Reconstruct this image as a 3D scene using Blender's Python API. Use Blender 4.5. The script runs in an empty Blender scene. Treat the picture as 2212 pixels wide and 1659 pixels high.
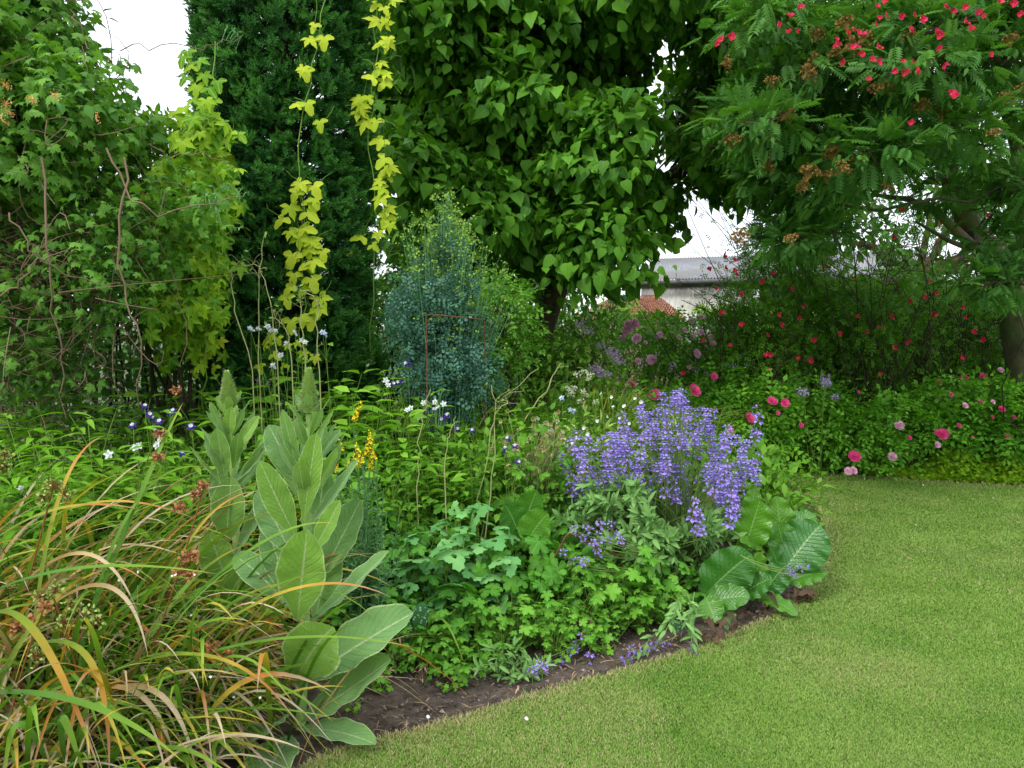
import bpy, math, random
import numpy as np
from mathutils import Vector
R = np.random.default_rng(7)
random.seed(7)
PI = math.pi
scene = bpy.context.scene
COL = scene.collection
# ------------------------------------------------------------------ camera geometry
H = 1.55
F = 1719.6
PITCH = math.atan((829.5 - 702) / F)
def P(u, v, D):
    cx, cy, cz = (u - 1106) / F, -(v - 829.5) / F, -1.0
    c, s = math.cos(PITCH), math.sin(PITCH)
    y = c + cy * s
    z = cy * c - s
    k = D / y
    return np.array([cx * k, D, H + z * k])
def G(u, v, z=0.0):
    cx, cy = (u - 1106) / F, -(v - 829.5) / F
    c, s = math.cos(PITCH), math.sin(PITCH)
    y = c + cy * s
    zz = cy * c - s
    k = (z - H) / zz
    return np.array([cx * k, y * k, z])
def X(u, D):
    return (u - 1106) / F * D
# ------------------------------------------------------------------ mesh accumulator
class M:
    def __init__(s):
        s.v = []; s.lf = []; s.fl = []; s.fc = []; s.mi = []; s.n = 0
    def add(s, v, faces, lf=None, mi=0):
        """v (N,k,3) copies of one topology; faces list of index arrays (m,4)/(m,3)"""
        v = np.asarray(v, dtype=np.float32)
        if v.ndim == 2: v = v[None]
        N, k = v.shape[:2]
        if N == 0: return
        if lf is None: lf = np.zeros((N, k, 3), np.float32)
        lf = np.broadcast_to(np.asarray(lf, np.float32), (N, k, 3))
        for f in faces:
            f = np.asarray(f, np.int32)
            if f.size == 0: continue
            idx = f[None] + (np.arange(N, dtype=np.int32) * k)[:, None, None] + s.n
            s.fl.append(idx.reshape(-1))
            s.fc.append(np.full(N * len(f), f.shape[1], np.int32))
            s.mi.append(np.full(N * len(f), mi, np.int32))
        s.v.append(v.reshape(-1, 3)); s.lf.append(lf.reshape(-1, 3)); s.n += N * k
    def build(s, name, mats, parent=None, smooth=True):
        me = bpy.data.meshes.new(name)
        v = np.concatenate(s.v); lf = np.concatenate(s.lf)
        if parent is not None:
            v = v - np.array(parent.location, np.float32)
        fl = np.concatenate(s.fl); fc = np.concatenate(s.fc); mi = np.concatenate(s.mi)
        me.vertices.add(len(v)); me.vertices.foreach_set('co', v.astype(np.float32).ravel())
        me.loops.add(len(fl)); me.loops.foreach_set('vertex_index', fl)
        me.polygons.add(len(fc))
        st = np.concatenate([[0], np.cumsum(fc)[:-1]]).astype(np.int32)
        me.polygons.foreach_set('loop_start', st)
        me.polygons.foreach_set('material_index', mi)
        me.polygons.foreach_set('use_smooth', np.full(len(fc), smooth))
        me.update(calc_edges=True)
        at = me.attributes.new('lf', 'FLOAT_VECTOR', 'POINT')
        at.data.foreach_set('vector', lf.astype(np.float32).ravel())
        if not isinstance(mats, (list, tuple)): mats = [mats]
        for m in mats: me.materials.append(m)
        o = bpy.data.objects.new(name, me); COL.objects.link(o)
        if parent is not None: o.parent = parent
        return o
def tag(o, label=None, cat=None, group=None, kind=None):
    if label: o['label'] = label
    if cat: o['category'] = cat
    if group: o['group'] = group
    if kind: o['kind'] = kind
    return o
def root(name, label, cat, loc=(0, 0, 0), group=None, rz=0):
    o = bpy.data.objects.new(name, None); COL.objects.link(o)
    o.empty_display_size = .1
    o.location = [float(c) for c in loc]; o.rotation_euler = (0, 0, rz)
    return tag(o, label, cat, group)
def copy_tree(r, loc, rz, sc, label, group=None, tilt=(0, 0)):
    c = r.copy(); COL.objects.link(c)
    c.location = [float(a) for a in loc]; c.rotation_euler = (tilt[0], tilt[1], rz); c.scale = (sc, sc, sc) if np.isscalar(sc) else sc
    c['label'] = label
    if group: c['group'] = group
    for ch in list(r.children):
        d = ch.copy(); COL.objects.link(d); d.parent = c
        for g in ch.children:
            e = g.copy(); COL.objects.link(e); e.parent = d
    return c
def part_copy(src, parent, loc, rot, sc=1.0):
    """another copy of a part; loc in world space (parent unrotated)"""
    c = src.copy(); COL.objects.link(c); c.parent = parent
    c.location = Vector([float(a) for a in loc]) - parent.location
    c.rotation_euler = rot; c.scale = (sc, sc, sc) if np.isscalar(sc) else sc
    return c
# ------------------------------------------------------------------ vector helpers
def nrm(a):
    a = np.asarray(a, float)
    return a / np.maximum(np.linalg.norm(a, axis=-1, keepdims=True), 1e-9)
def rv(n, s=1.0):
    return R.normal(size=(n, 3)) * s
def frames(d, n):
    y = nrm(d); x = nrm(np.cross(y, n)); z = np.cross(x, y)
    return np.stack([x, y, z], axis=1)      # rows
def place(m, T, pos, d, n, size, mi=0, rnd=None):
    """scatter template T=(verts(k,3), faces, ta(k,2)) """
    pos = np.asarray(pos, float); N = len(pos)
    if N == 0: return
    fr = frames(d, n)
    size = np.broadcast_to(np.asarray(size, float), (N,))
    tv = T[0]
    v = np.einsum('kj,njc->nkc', tv, fr) * size[:, None, None] + pos[:, None, :]
    if rnd is None: rnd = R.random(N)
    lf = np.empty((N, len(tv), 3), np.float32)
    lf[:, :, 0] = rnd[:, None]; lf[:, :, 1] = T[2][None, :, 0]; lf[:, :, 2] = T[2][None, :, 1]
    m.add(v, T[1], lf, mi)
# ------------------------------------------------------------------ leaf templates (tip +Y, normal +Z)
def T_simple(w=.5, nt=4, prof=None, fold=.25, droop=.25, pet=.0):
    ts = np.linspace(0, 1, nt + 1); v = []; ta = []
    if prof is None: prof = lambda t: math.sin(PI * min(1, t ** .8)) 
    for t in ts:
        ww = w * .5 * max(prof(t), .02)
        for a in (-1, 0, 1):
            v.append([a * ww, pet + t * (1 - .1 * droop), abs(a) * ww * fold - droop * t * t]); ta.append([t, a])
    q = []
    for i in range(nt):
        for j in range(2):
            b = i * 3 + j; q.append([b, b + 1, b + 4, b + 3])
    return np.array(v), [np.array(q)], np.array(ta)
heart = lambda t: (math.sin(PI * min(1., (t + .12) / 1.12) ** .62)) * (1 if t > 0 else .9)
T_HEART = T_simple(.82, 4, heart, .18, .3)
T_OVAL = T_simple(.5, 3, None, .25, .25)
T_NARROW = T_simple(.24, 4, lambda t: math.sin(PI * t ** .75), .3, .35)
T_SAGE = T_simple(.3, 3, lambda t: math.sin(PI * (t * .93 + .05)) ** .7, .3, .2)
T_ROUND = T_simple(.85, 3, lambda t: math.sin(PI * (t * .9 + .08)) ** .6, .12, .12)
def T_palm(lobes=5, depth=.4, sub=4, spread=150, droop=.25, teeth=.08, cup=0, wid=.5):
    """palmate leaf: fan round the petiole joint"""
    n = lobes * sub * 2
    th = np.linspace(-spread, spread, n + 1) * PI / 180
    ph = (th / (2 * spread * PI / 180) + .5) * lobes         # 0..lobes
    fr = np.abs((ph % 1) - .5) * 2                            # 0 at lobe axis, 1 between
    li = np.floor(np.minimum(ph, lobes - 1e-6)); mid = (lobes - 1) / 2
    big = 1 - .28 * (np.abs(li - mid) / max(mid, 1)) ** 1.3
    r = big * (1 - depth * fr ** wid)
    r *= 1 + teeth * ((np.arange(n + 1) % 2) * 2 - 1)
    v = [[0, 0, 0]]; ta = [[0, 0]]
    for k, rr in enumerate((.5, 1.)):
        for i in range(n + 1):
            q = r[i] * rr
            z = -droop * q * q + .1 * q * (fr[i] - .5) + cup * q
            v.append([math.sin(th[i]) * q, math.cos(th[i]) * q, z]); ta.append([q, fr[i]])
    tri = [[0, i + 2, i + 1] for i in range(n)]
    quad = [[1 + i, 2 + i, 2 + n + 1 + i, 1 + n + 1 + i] for i in range(n)]
    v = np.array(v) * .5
    return v, [np.array(tri), np.array(quad)], np.array(ta)
T_HOP = T_palm(3, .58, 4, 140, .35, .05, wid=1.0)
T_HOP5 = T_palm(5, .5, 3, 150, .3, .05, wid=1.0)
T_VINE = T_palm(5, .3, 3, 155, .4, .13, wid=1.1)
T_GERA = T_palm(5, .42, 4, 172, .2, .07, wid=2.6)
T_GERL = T_palm(5, .35, 3, 172, .15, .09, wid=2.2)
def T_tri():
    b = T_palm(3, .3, 3, 130, .2, .06, wid=2.4); V = []; TR = []; Q = []; TA = []
    for k, (az, o) in enumerate(((0, .18), (-105, .12), (105, .12))):
        a = math.radians(az); rot = np.array([[math.cos(a), -math.sin(a), 0], [math.sin(a), math.cos(a), 0], [0, 0, 1]])
        v = (b[0] * .95 + [0, o, -.02 * k]) @ rot.T; off = len(b[0]) * k
        V.append(v); TR.append(b[1][0] + off); Q.append(b[1][1] + off); TA.append(b[2])
    return np.concatenate(V), [np.concatenate(TR), np.concatenate(Q)], np.concatenate(TA)
T_COLU = T_tri()
T_LOW = T_palm(3, .5, 1, 150, .2, 0, wid=1)
def T_pinn(pairs, ll, lw, ang=65, droop=.3, term=True, fold=.15, stalk=.2, taper=.0):
    v = []; q = []; ta = []
    def leaflet(p, d, L, W):
        side = np.array([-d[1], d[0], 0]); b = len(v)
        for (a, s, tt, aa) in ((0, 0, 0, 0), (.42, .5, .4, 1), (1, 0, 1, 0), (.42, -.5, .4, -1)):
            c = p + d * L * a + side * W * s; c = c + np.array([0, 0, -.25 * L * a * a + (.1 * L if aa else 0)])
            v.append(c); ta.append([tt, aa])
        q.append([b, b + 3, b + 2, b + 1])
    for i in range(pairs):
        t = stalk + (1 - stalk) * i / max(pairs, 1) * .92
        k = 1 - taper * abs(i / max(pairs - 1, 1) - .5)
        p = np.array([0, t, -droop * t * t])
        for s in (-1, 1):
            a = ang * PI / 180
            leaflet(p, np.array([s * math.sin(a), math.cos(a), 0.]), ll * k, lw * k)
    if term: leaflet(np.array([0, .95, -droop * .9]), np.array([0., 1, 0]), ll, lw)
    b = len(v)
    for t in (0, .5, 1.):
        for s in (-1, 1): v.append(np.array([s * .008, t, -droop * t * t + .002])); ta.append([.5, 0])
    q += [[b, b + 1, b + 3, b + 2], [b + 2, b + 3, b + 5, b + 4]]
    v = np.array(v)
    return v, [np.array(q)], np.array(ta)
T_ROWAN = T_pinn(6, .42, .15, 62, .2, taper=.25)
T_ROSE = T_pinn(2, .44, .27, 70, .2)
T_ROSES = T_pinn(3, .3, .17, 70, .25)
def T_ternate():
    v = []; q = []; ta = []
    for (px, py, az) in ((0, .75, 0), (-.3, .55, -60), (.3, .55, 60), (-.55, .3, -90), (.55, .3, 90), (0, .35, 20), (-.25, .85, -30), (.25, .85, 30), (.15, .15, 120)):
        a = az * PI / 180; d = np.array([math.sin(a), math.cos(a)]); s = np.array([d[1], -d[0]]); b = len(v); L = .3
        zz = R.normal() * .12
        for (t, w) in ((0, 0), (.45, .42), (.85, .38), (1.0, .0), (.85, -.38), (.45, -.42)):
            c = np.array([px, py]) + d * L * t + s * L * w
            v.append([c[0], c[1], zz - .1 * t]); ta.append([t, 0 if w == 0 else 1])
        q += [[b, b + 1, b + 2, b + 3], [b, b + 3, b + 4, b + 5]]
    return np.array(v), [np.array(q)], np.array(ta)
T_TERN = T_ternate()
def T_yew():
    v = []; q = []; ta = []
    n = 20
    for i in range(n):
        t = i / n; az = i * 2.4; e = (1.15 - .75 * t)
        d = np.array([math.cos(az) * math.sin(e), math.cos(e), math.sin(az) * math.sin(e)])
        p = np.array([0, t * .75, 0]); L = .34 - .1 * t; s = nrm(np.cross(d, [0, 1, 0.01])) * .05
        b = len(v)
        v += [p - s, p + s, p + d * L + s * .5, p + d * L - s * .5]; ta += [[t, 0], [t, 0], [t, 1], [t, 1]]
        q.append([b, b + 1, b + 2, b + 3])
    return np.array(v), [np.array(q)], np.array(ta)
T_YEW = T_yew()
# ------------------------------------------------------------------ blades (strap leaves, big leaves) : quadratic bezier, vectorised
def blades(m, P0, P1, P2, W, nh, prof, nt=8, cols=3, fold=.25, mi=0, rnd=None, wave=0, cup=0):
    P0, P1, P2 = [np.atleast_2d(np.asarray(a, float)) for a in (P0, P1, P2)]
    N = len(P0); t = np.linspace(0, 1, nt + 1)[None, :, None]
    c = (1 - t) ** 2 * P0[:, None] + 2 * t * (1 - t) * P1[:, None] + t * t * P2[:, None]
    tg = nrm(2 * (1 - t) * (P1 - P0)[:, None] + 2 * t * (P2 - P1)[:, None] + 1e-7)
    nh = np.broadcast_to(np.asarray(nh, float), (N, 3))[:, None, :]
    side = nrm(np.cross(tg, np.broadcast_to(nh, tg.shape)))
    nn = np.cross(side, tg)
    w = np.array([prof(x) for x in np.linspace(0, 1, nt + 1)])[None, :, None] * np.broadcast_to(np.asarray(W, float), (N,))[:, None, None] * .5
    a = np.linspace(-1, 1, cols)
    v = np.empty((N, nt + 1, cols, 3)); lf = np.empty((N, nt + 1, cols, 3), np.float32)
    if rnd is None: rnd = R.random(N)
    ph = R.random(N) * 6.28
    for j, aa in enumerate(a):
        off = side * w * aa + nn * w * (abs(aa) * fold - cup * aa * aa)
        if wave: off = off + nn * w * wave * abs(aa) ** 2 * np.sin(t * 26 + ph[:, None, None] + (2.1 if aa > 0 else 0))
        v[:, :, j] = c + off
        lf[:, :, j, 0] = rnd[:, None]; lf[:, :, j, 1] = t[0, :, 0]; lf[:, :, j, 2] = aa
    q = [[i * cols + j, i * cols + j + 1, (i + 1) * cols + j + 1, (i + 1) * cols + j] for i in range(nt) for j in range(cols - 1)]
    m.add(v.reshape(N, -1, 3), [np.array(q)], lf.reshape(N, -1, 3), mi)
strap = lambda t: (min(1, .55 + 1.2 * t) if t < .5 else 1) * (1 - max(0, (t - .45) / .55) ** 1.8) + .01
# ------------------------------------------------------------------ tubes
def tube(m, pts, rad, sides=6, mi=0, rnd=.5):
    pts = np.asarray(pts, float); n = len(pts)
    rad = np.broadcast_to(np.asarray(rad, float), (n,))
    tg = nrm(np.gradient(pts, axis=0))
    up = np.array([0, 0, 1.]) if abs(tg[0, 2]) < .9 else np.array([1., 0, 0])
    v = []
    x = nrm(np.cross(tg[0], up))
    for i in range(n):
        x = nrm(x - tg[i] * np.dot(x, tg[i])); y = np.cross(tg[i], x)
        for k in range(sides):
            a = 2 * PI * k / sides
            v.append(pts[i] + (x * math.cos(a) + y * math.sin(a)) * rad[i])
    q = [[i * sides + k, i * sides + (k + 1) % sides, (i + 1) * sides + (k + 1) % sides, (i + 1) * sides + k] for i in range(n - 1) for k in range(sides)]
    lf = np.zeros((1, n * sides, 3)); lf[..., 0] = rnd
    m.add(np.array(v)[None], [np.array(q)], lf, mi)
def bez(p0, p1, p2, n=6):
    t = np.linspace(0, 1, n + 1)[:, None]
    return (1 - t) ** 2 * np.asarray(p0) + 2 * t * (1 - t) * np.asarray(p1) + t * t * np.asarray(p2)
def rough_path(p0, p2, bow=.1, n=6, jit=.02):
    p0 = np.asarray(p0, float); p2 = np.asarray(p2, float); L = np.linalg.norm(p2 - p0)
    mid = (p0 + p2) / 2 + rv(1)[0] * bow * L
    p = bez(p0, mid, p2, n); p[1:-1] += rv(n - 1) * jit * L
    return p
def stems(m, P0, P2, r0, r1, bow=.12, mi=0, seg=4, sides=3):
    """many thin three-sided stems, vectorised"""
    P0 = np.asarray(P0, float); P2 = np.asarray(P2, float); N = len(P0)
    if N == 0: return
    L = np.linalg.norm(P2 - P0, axis=1, keepdims=True)
    P1 = P0 + (P2 - P0) * np.array([.25, .25, .65]) + rv(N) * bow * L
    t = np.linspace(0, 1, seg + 1)[None, :, None]
    c = (1 - t) ** 2 * P0[:, None] + 2 * t * (1 - t) * P1[:, None] + t * t * P2[:, None]
    tg = nrm(np.gradient(c, axis=1)); x = nrm(np.cross(tg, np.array([.3, .9, .2]))); y = np.cross(tg, x)
    r = (r0 + (r1 - r0) * t)
    v = np.stack([c + (x * math.cos(2 * PI * k / sides) + y * math.sin(2 * PI * k / sides)) * r for k in range(sides)], axis=2)
    q = [[i * sides + k, i * sides + (k + 1) % sides, (i + 1) * sides + (k + 1) % sides, (i + 1) * sides + k] for i in range(seg) for k in range(sides)]
    lf = np.zeros((N, (seg + 1) * sides, 3)); lf[..., 0] = R.random(N)[:, None]
    m.add(v.reshape(N, -1, 3), [np.array(q)], lf, mi)
# ------------------------------------------------------------------ blob sampling
def blob(c, r, n, shell=.35, lump=.18, up=0.0, seed=0):
    d = nrm(R.normal(size=(n, 3)) + np.array([0, 0, up]))
    k = 1 + lump * (np.sin(d[:, 0] * 5.1 + seed * 1.7) * np.sin(d[:, 1] * 4.3 + seed) + np.sin(d[:, 2] * 6.2 + seed * 2.3) * .7)
    rr = k * (1 - shell * R.random(n) ** 1.3)
    r = np.broadcast_to(np.asarray(r, float), (3,))
    p = np.asarray(c, float) + d * r * rr[:, None]
    return p, nrm(d / r)
def lobes_pts(lobes, dens, shell=.4, lump=.18, up=0, inside=.6):
    ps, ns = [], []
    for i, (c, r) in enumerate(lobes):
        r = np.broadcast_to(np.asarray(r, float), (3,)); c = np.asarray(c, float)
        area = 4 * PI * ((r[0] * r[1]) ** 1.6 / 3 + (r[0] * r[2]) ** 1.6 / 3 + (r[1] * r[2]) ** 1.6 / 3) ** (1 / 1.6)
        p, n = blob(c, r, max(8, int(area * dens)), shell, lump, up, i)
        keep = np.ones(len(p), bool)
        for j, (c2, r2) in enumerate(lobes):
            if j == i: continue
            q = (p - np.asarray(c2)) / (np.broadcast_to(np.asarray(r2, float), (3,)) * inside)
            keep &= (q * q).sum(1) > 1
        ps.append(p[keep]); ns.append(n[keep])
    return np.concatenate(ps), np.concatenate(ns)
def leafy(m, T, p, n, size, droop=.5, out=.8, jit=.5, face=.7, svar=.3, mi=0, nj=.35, rnd=None):
    N = len(p)
    d = n * out + np.array([0, 0, -droop]) + rv(N, jit)
    nh = np.array([0, 0, face]) + n * (1.2 - face) + rv(N, nj)
    s = size * (1 + svar * (R.random(N) * 2 - 1))
    place(m, T, p, d, nh, s, mi, rnd)
# ------------------------------------------------------------------ materials
def s2l(c):
    return tuple([(x / 255 / 12.92 if x / 255 <= .04045 else ((x / 255 + .055) / 1.055) ** 2.4) for x in c])
def nodes(name):
    m = bpy.data.materials.new(name); m.use_nodes = True
    nt = m.node_tree; nt.nodes.clear()
    return m, nt, nt.nodes, nt.links
def mixc(N, L, fac, a, b, mode='MIX'):
    n = N.new('ShaderNodeMix'); n.data_type = 'RGBA'; n.blend_type = mode; n.clamp_factor = True
    for s, val in ((n.inputs[0], fac), (n.inputs[6], a), (n.inputs[7], b)):
        if hasattr(val, 'is_linked') or hasattr(val, 'links'): L.new(val, s)
        elif isinstance(val, (tuple, list)): s.default_value = (*val[:3], 1)
        else: s.default_value = val
    return n.outputs[2]
def math_(N, L, op, a, b=0., c=None):
    n = N.new('ShaderNodeMath'); n.operation = op
    for s, val in zip(n.inputs, (a, b, c)):
        if val is None: continue
        if hasattr(val, 'links'): L.new(val, s)
        else: s.default_value = val
    return n.outputs[0]
def leafmat(name, c1, c2, trans=.3, rough=.5, rib=None, ribw=.1, tips=None, ramp=None, spec=.3, tcol=None, edge=None, sheen=0, mott=.25, veins=0):
    def sat(c):
        return (c[0] * .88, c[1] * 1.02, c[2] * .68) if (isinstance(c, tuple) and c[1] > c[0] and c[1] > c[2] and c[2] < .6 * c[1]) else c
    c1, c2 = sat(c1), sat(c2); spec = spec * .45 if name != 'bergenia_leaf' else spec
    m, nt, N, L = nodes(name)
    at = N.new('ShaderNodeAttribute'); at.attribute_name = 'lf'
    sp = N.new('ShaderNodeSeparateXYZ'); L.new(at.outputs['Vector'], sp.inputs[0])
    rnd, t, a = sp.outputs
    if ramp:
        k = math_(N, L, 'MULTIPLY_ADD', math_(N, L, 'SUBTRACT', rnd, .5), .55, t)
        cr = N.new('ShaderNodeValToRGB'); L.new(k, cr.inputs[0])
        el = cr.color_ramp.elements
        while len(el) > 1: el.remove(el[-1])
        el[0].position = ramp[0][0]; el[0].color = (*ramp[0][1], 1)
        for (pp, cc) in ramp[1:]:
            e = el.new(pp); e.color = (*cc, 1)
        col = cr.outputs[0]
    else:
        col = mixc(N, L, rnd, c1, c2)
    tc = N.new('ShaderNodeTexCoord')
    nz = N.new('ShaderNodeTexNoise'); nz.inputs['Scale'].default_value = 9; nz.inputs['Detail'].default_value = 3
    L.new(tc.outputs['Object'], nz.inputs['Vector'])
    dk = math_(N, L, 'MULTIPLY_ADD', nz.outputs[0], mott * 2, 1 - mott)
    vm = N.new('ShaderNodeVectorMath'); vm.operation = 'SCALE'; L.new(col, vm.inputs[0]); L.new(dk, vm.inputs['Scale'])
    col = vm.outputs[0]
    bump = None
    if rib:
        aa = math_(N, L, 'ABSOLUTE', a)
        rb = math_(N, L, 'SUBTRACT', 1., math_(N, L, 'DIVIDE', aa, ribw)); rb = math_(N, L, 'MAXIMUM', rb, 0.)
        if veins:
            ph = math_(N, L, 'SUBTRACT', math_(N, L, 'MULTIPLY', t, 13.), math_(N, L, 'MULTIPLY', aa, 3.2))
            vv = math_(N, L, 'ABSOLUTE', math_(N, L, 'SUBTRACT', math_(N, L, 'FRACT', ph), .5))
            vv = math_(N, L, 'MAXIMUM', math_(N, L, 'SUBTRACT', 1., math_(N, L, 'MULTIPLY', vv, 9.)), 0.)
            bump = math_(N, L, 'MULTIPLY', vv, -1.)
            rb = math_(N, L, 'MAXIMUM', rb, math_(N, L, 'MULTIPLY', vv, veins))
        col = mixc(N, L, rb, col, rib)
    if edge:
        col = mixc(N, L, math_(N, L, 'MULTIPLY', math_(N, L, 'GREATER_THAN', math_(N, L, 'ABSOLUTE', a), edge[0]), .8), col, edge[1])
    pr = N.new('ShaderNodeBsdfPrincipled'); L.new(col, pr.inputs['Base Color'])
    pr.inputs['Roughness'].default_value = rough; pr.inputs['Specular IOR Level'].default_value = spec
    if sheen:
        pr.inputs['Sheen Weight'].default_value = sheen; pr.inputs['Sheen Roughness'].default_value = .4
        pr.inputs['Sheen Tint'].default_value = (.8, 1, .75, 1)
    if bump is not None:
        n2 = N.new('ShaderNodeTexNoise'); n2.inputs['Scale'].default_value = 90; L.new(tc.outputs['Object'], n2.inputs['Vector'])
        bp = N.new('ShaderNodeBump'); bp.inputs['Strength'].default_value = .6; bp.inputs['Distance'].default_value = .006
        L.new(math_(N, L, 'ADD', bump, n2.outputs[0]), bp.inputs['Height']); L.new(bp.outputs[0], pr.inputs['Normal'])
    out = N.new('ShaderNodeOutputMaterial')
    if trans:
        tr = N.new('ShaderNodeBsdfTranslucent')
        tcc = mixc(N, L, 1., col, tcol or (1.3, 1.35, .5), 'MULTIPLY'); L.new(tcc, tr.inputs[0])
        mx = N.new('ShaderNodeMixShader'); mx.inputs[0].default_value = trans
        L.new(pr.outputs[0], mx.inputs[1]); L.new(tr.outputs[0], mx.inputs[2]); L.new(mx.outputs[0], out.inputs[0])
    else: L.new(pr.outputs[0], out.inputs[0])
    return m
def surf(name, c1, c2, scale=5, rough=.85, detail=6, bump=.4, dist=.02, stretch=(1, 1, 1), c3=None, s3=.6, metal=0):
    m, nt, N, L = nodes(name)
    tc = N.new('ShaderNodeTexCoord'); mp = N.new('ShaderNodeMapping'); mp.inputs['Scale'].default_value = stretch
    L.new(tc.outputs['Object'], mp.inputs[0])
    nz = N.new('ShaderNodeTexNoise'); nz.inputs['Scale'].default_value = scale; nz.inputs['Detail'].default_value = detail
    nz.inputs['Roughness'].default_value = .65
    L.new(mp.outputs[0], nz.inputs['Vector'])
    cr = N.new('ShaderNodeMapRange'); cr.inputs[1].default_value = .32; cr.inputs[2].default_value = .68; L.new(nz.outputs[0], cr.inputs[0])
    col = mixc(N, L, cr.outputs[0], c1, c2)
    if c3:
        n3 = N.new('ShaderNodeTexNoise'); n3.inputs['Scale'].default_value = s3; n3.inputs['Detail'].default_value = 4; L.new(tc.outputs['Object'], n3.inputs['Vector'])
        c = N.new('ShaderNodeMapRange'); c.inputs[1].default_value = .45; c.inputs[2].default_value = .62; L.new(n3.outputs[0], c.inputs[0])
        col = mixc(N, L, c.outputs[0], col, c3)
    pr = N.new('ShaderNodeBsdfPrincipled'); L.new(col, pr.inputs['Base Color']); pr.inputs['Roughness'].default_value = rough
    pr.inputs['Specular IOR Level'].default_value = .25; pr.inputs['Metallic'].default_value = metal
    bp = N.new('ShaderNodeBump'); bp.inputs['Strength'].default_value = bump; bp.inputs['Distance'].default_value = dist
    L.new(nz.outputs[0], bp.inputs['Height']); L.new(bp.outputs[0], pr.inputs['Normal'])
    out = N.new('ShaderNodeOutputMaterial'); L.new(pr.outputs[0], out.inputs[0])
    return m
g = lambda r, gg, b: (r, gg, b)
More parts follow.
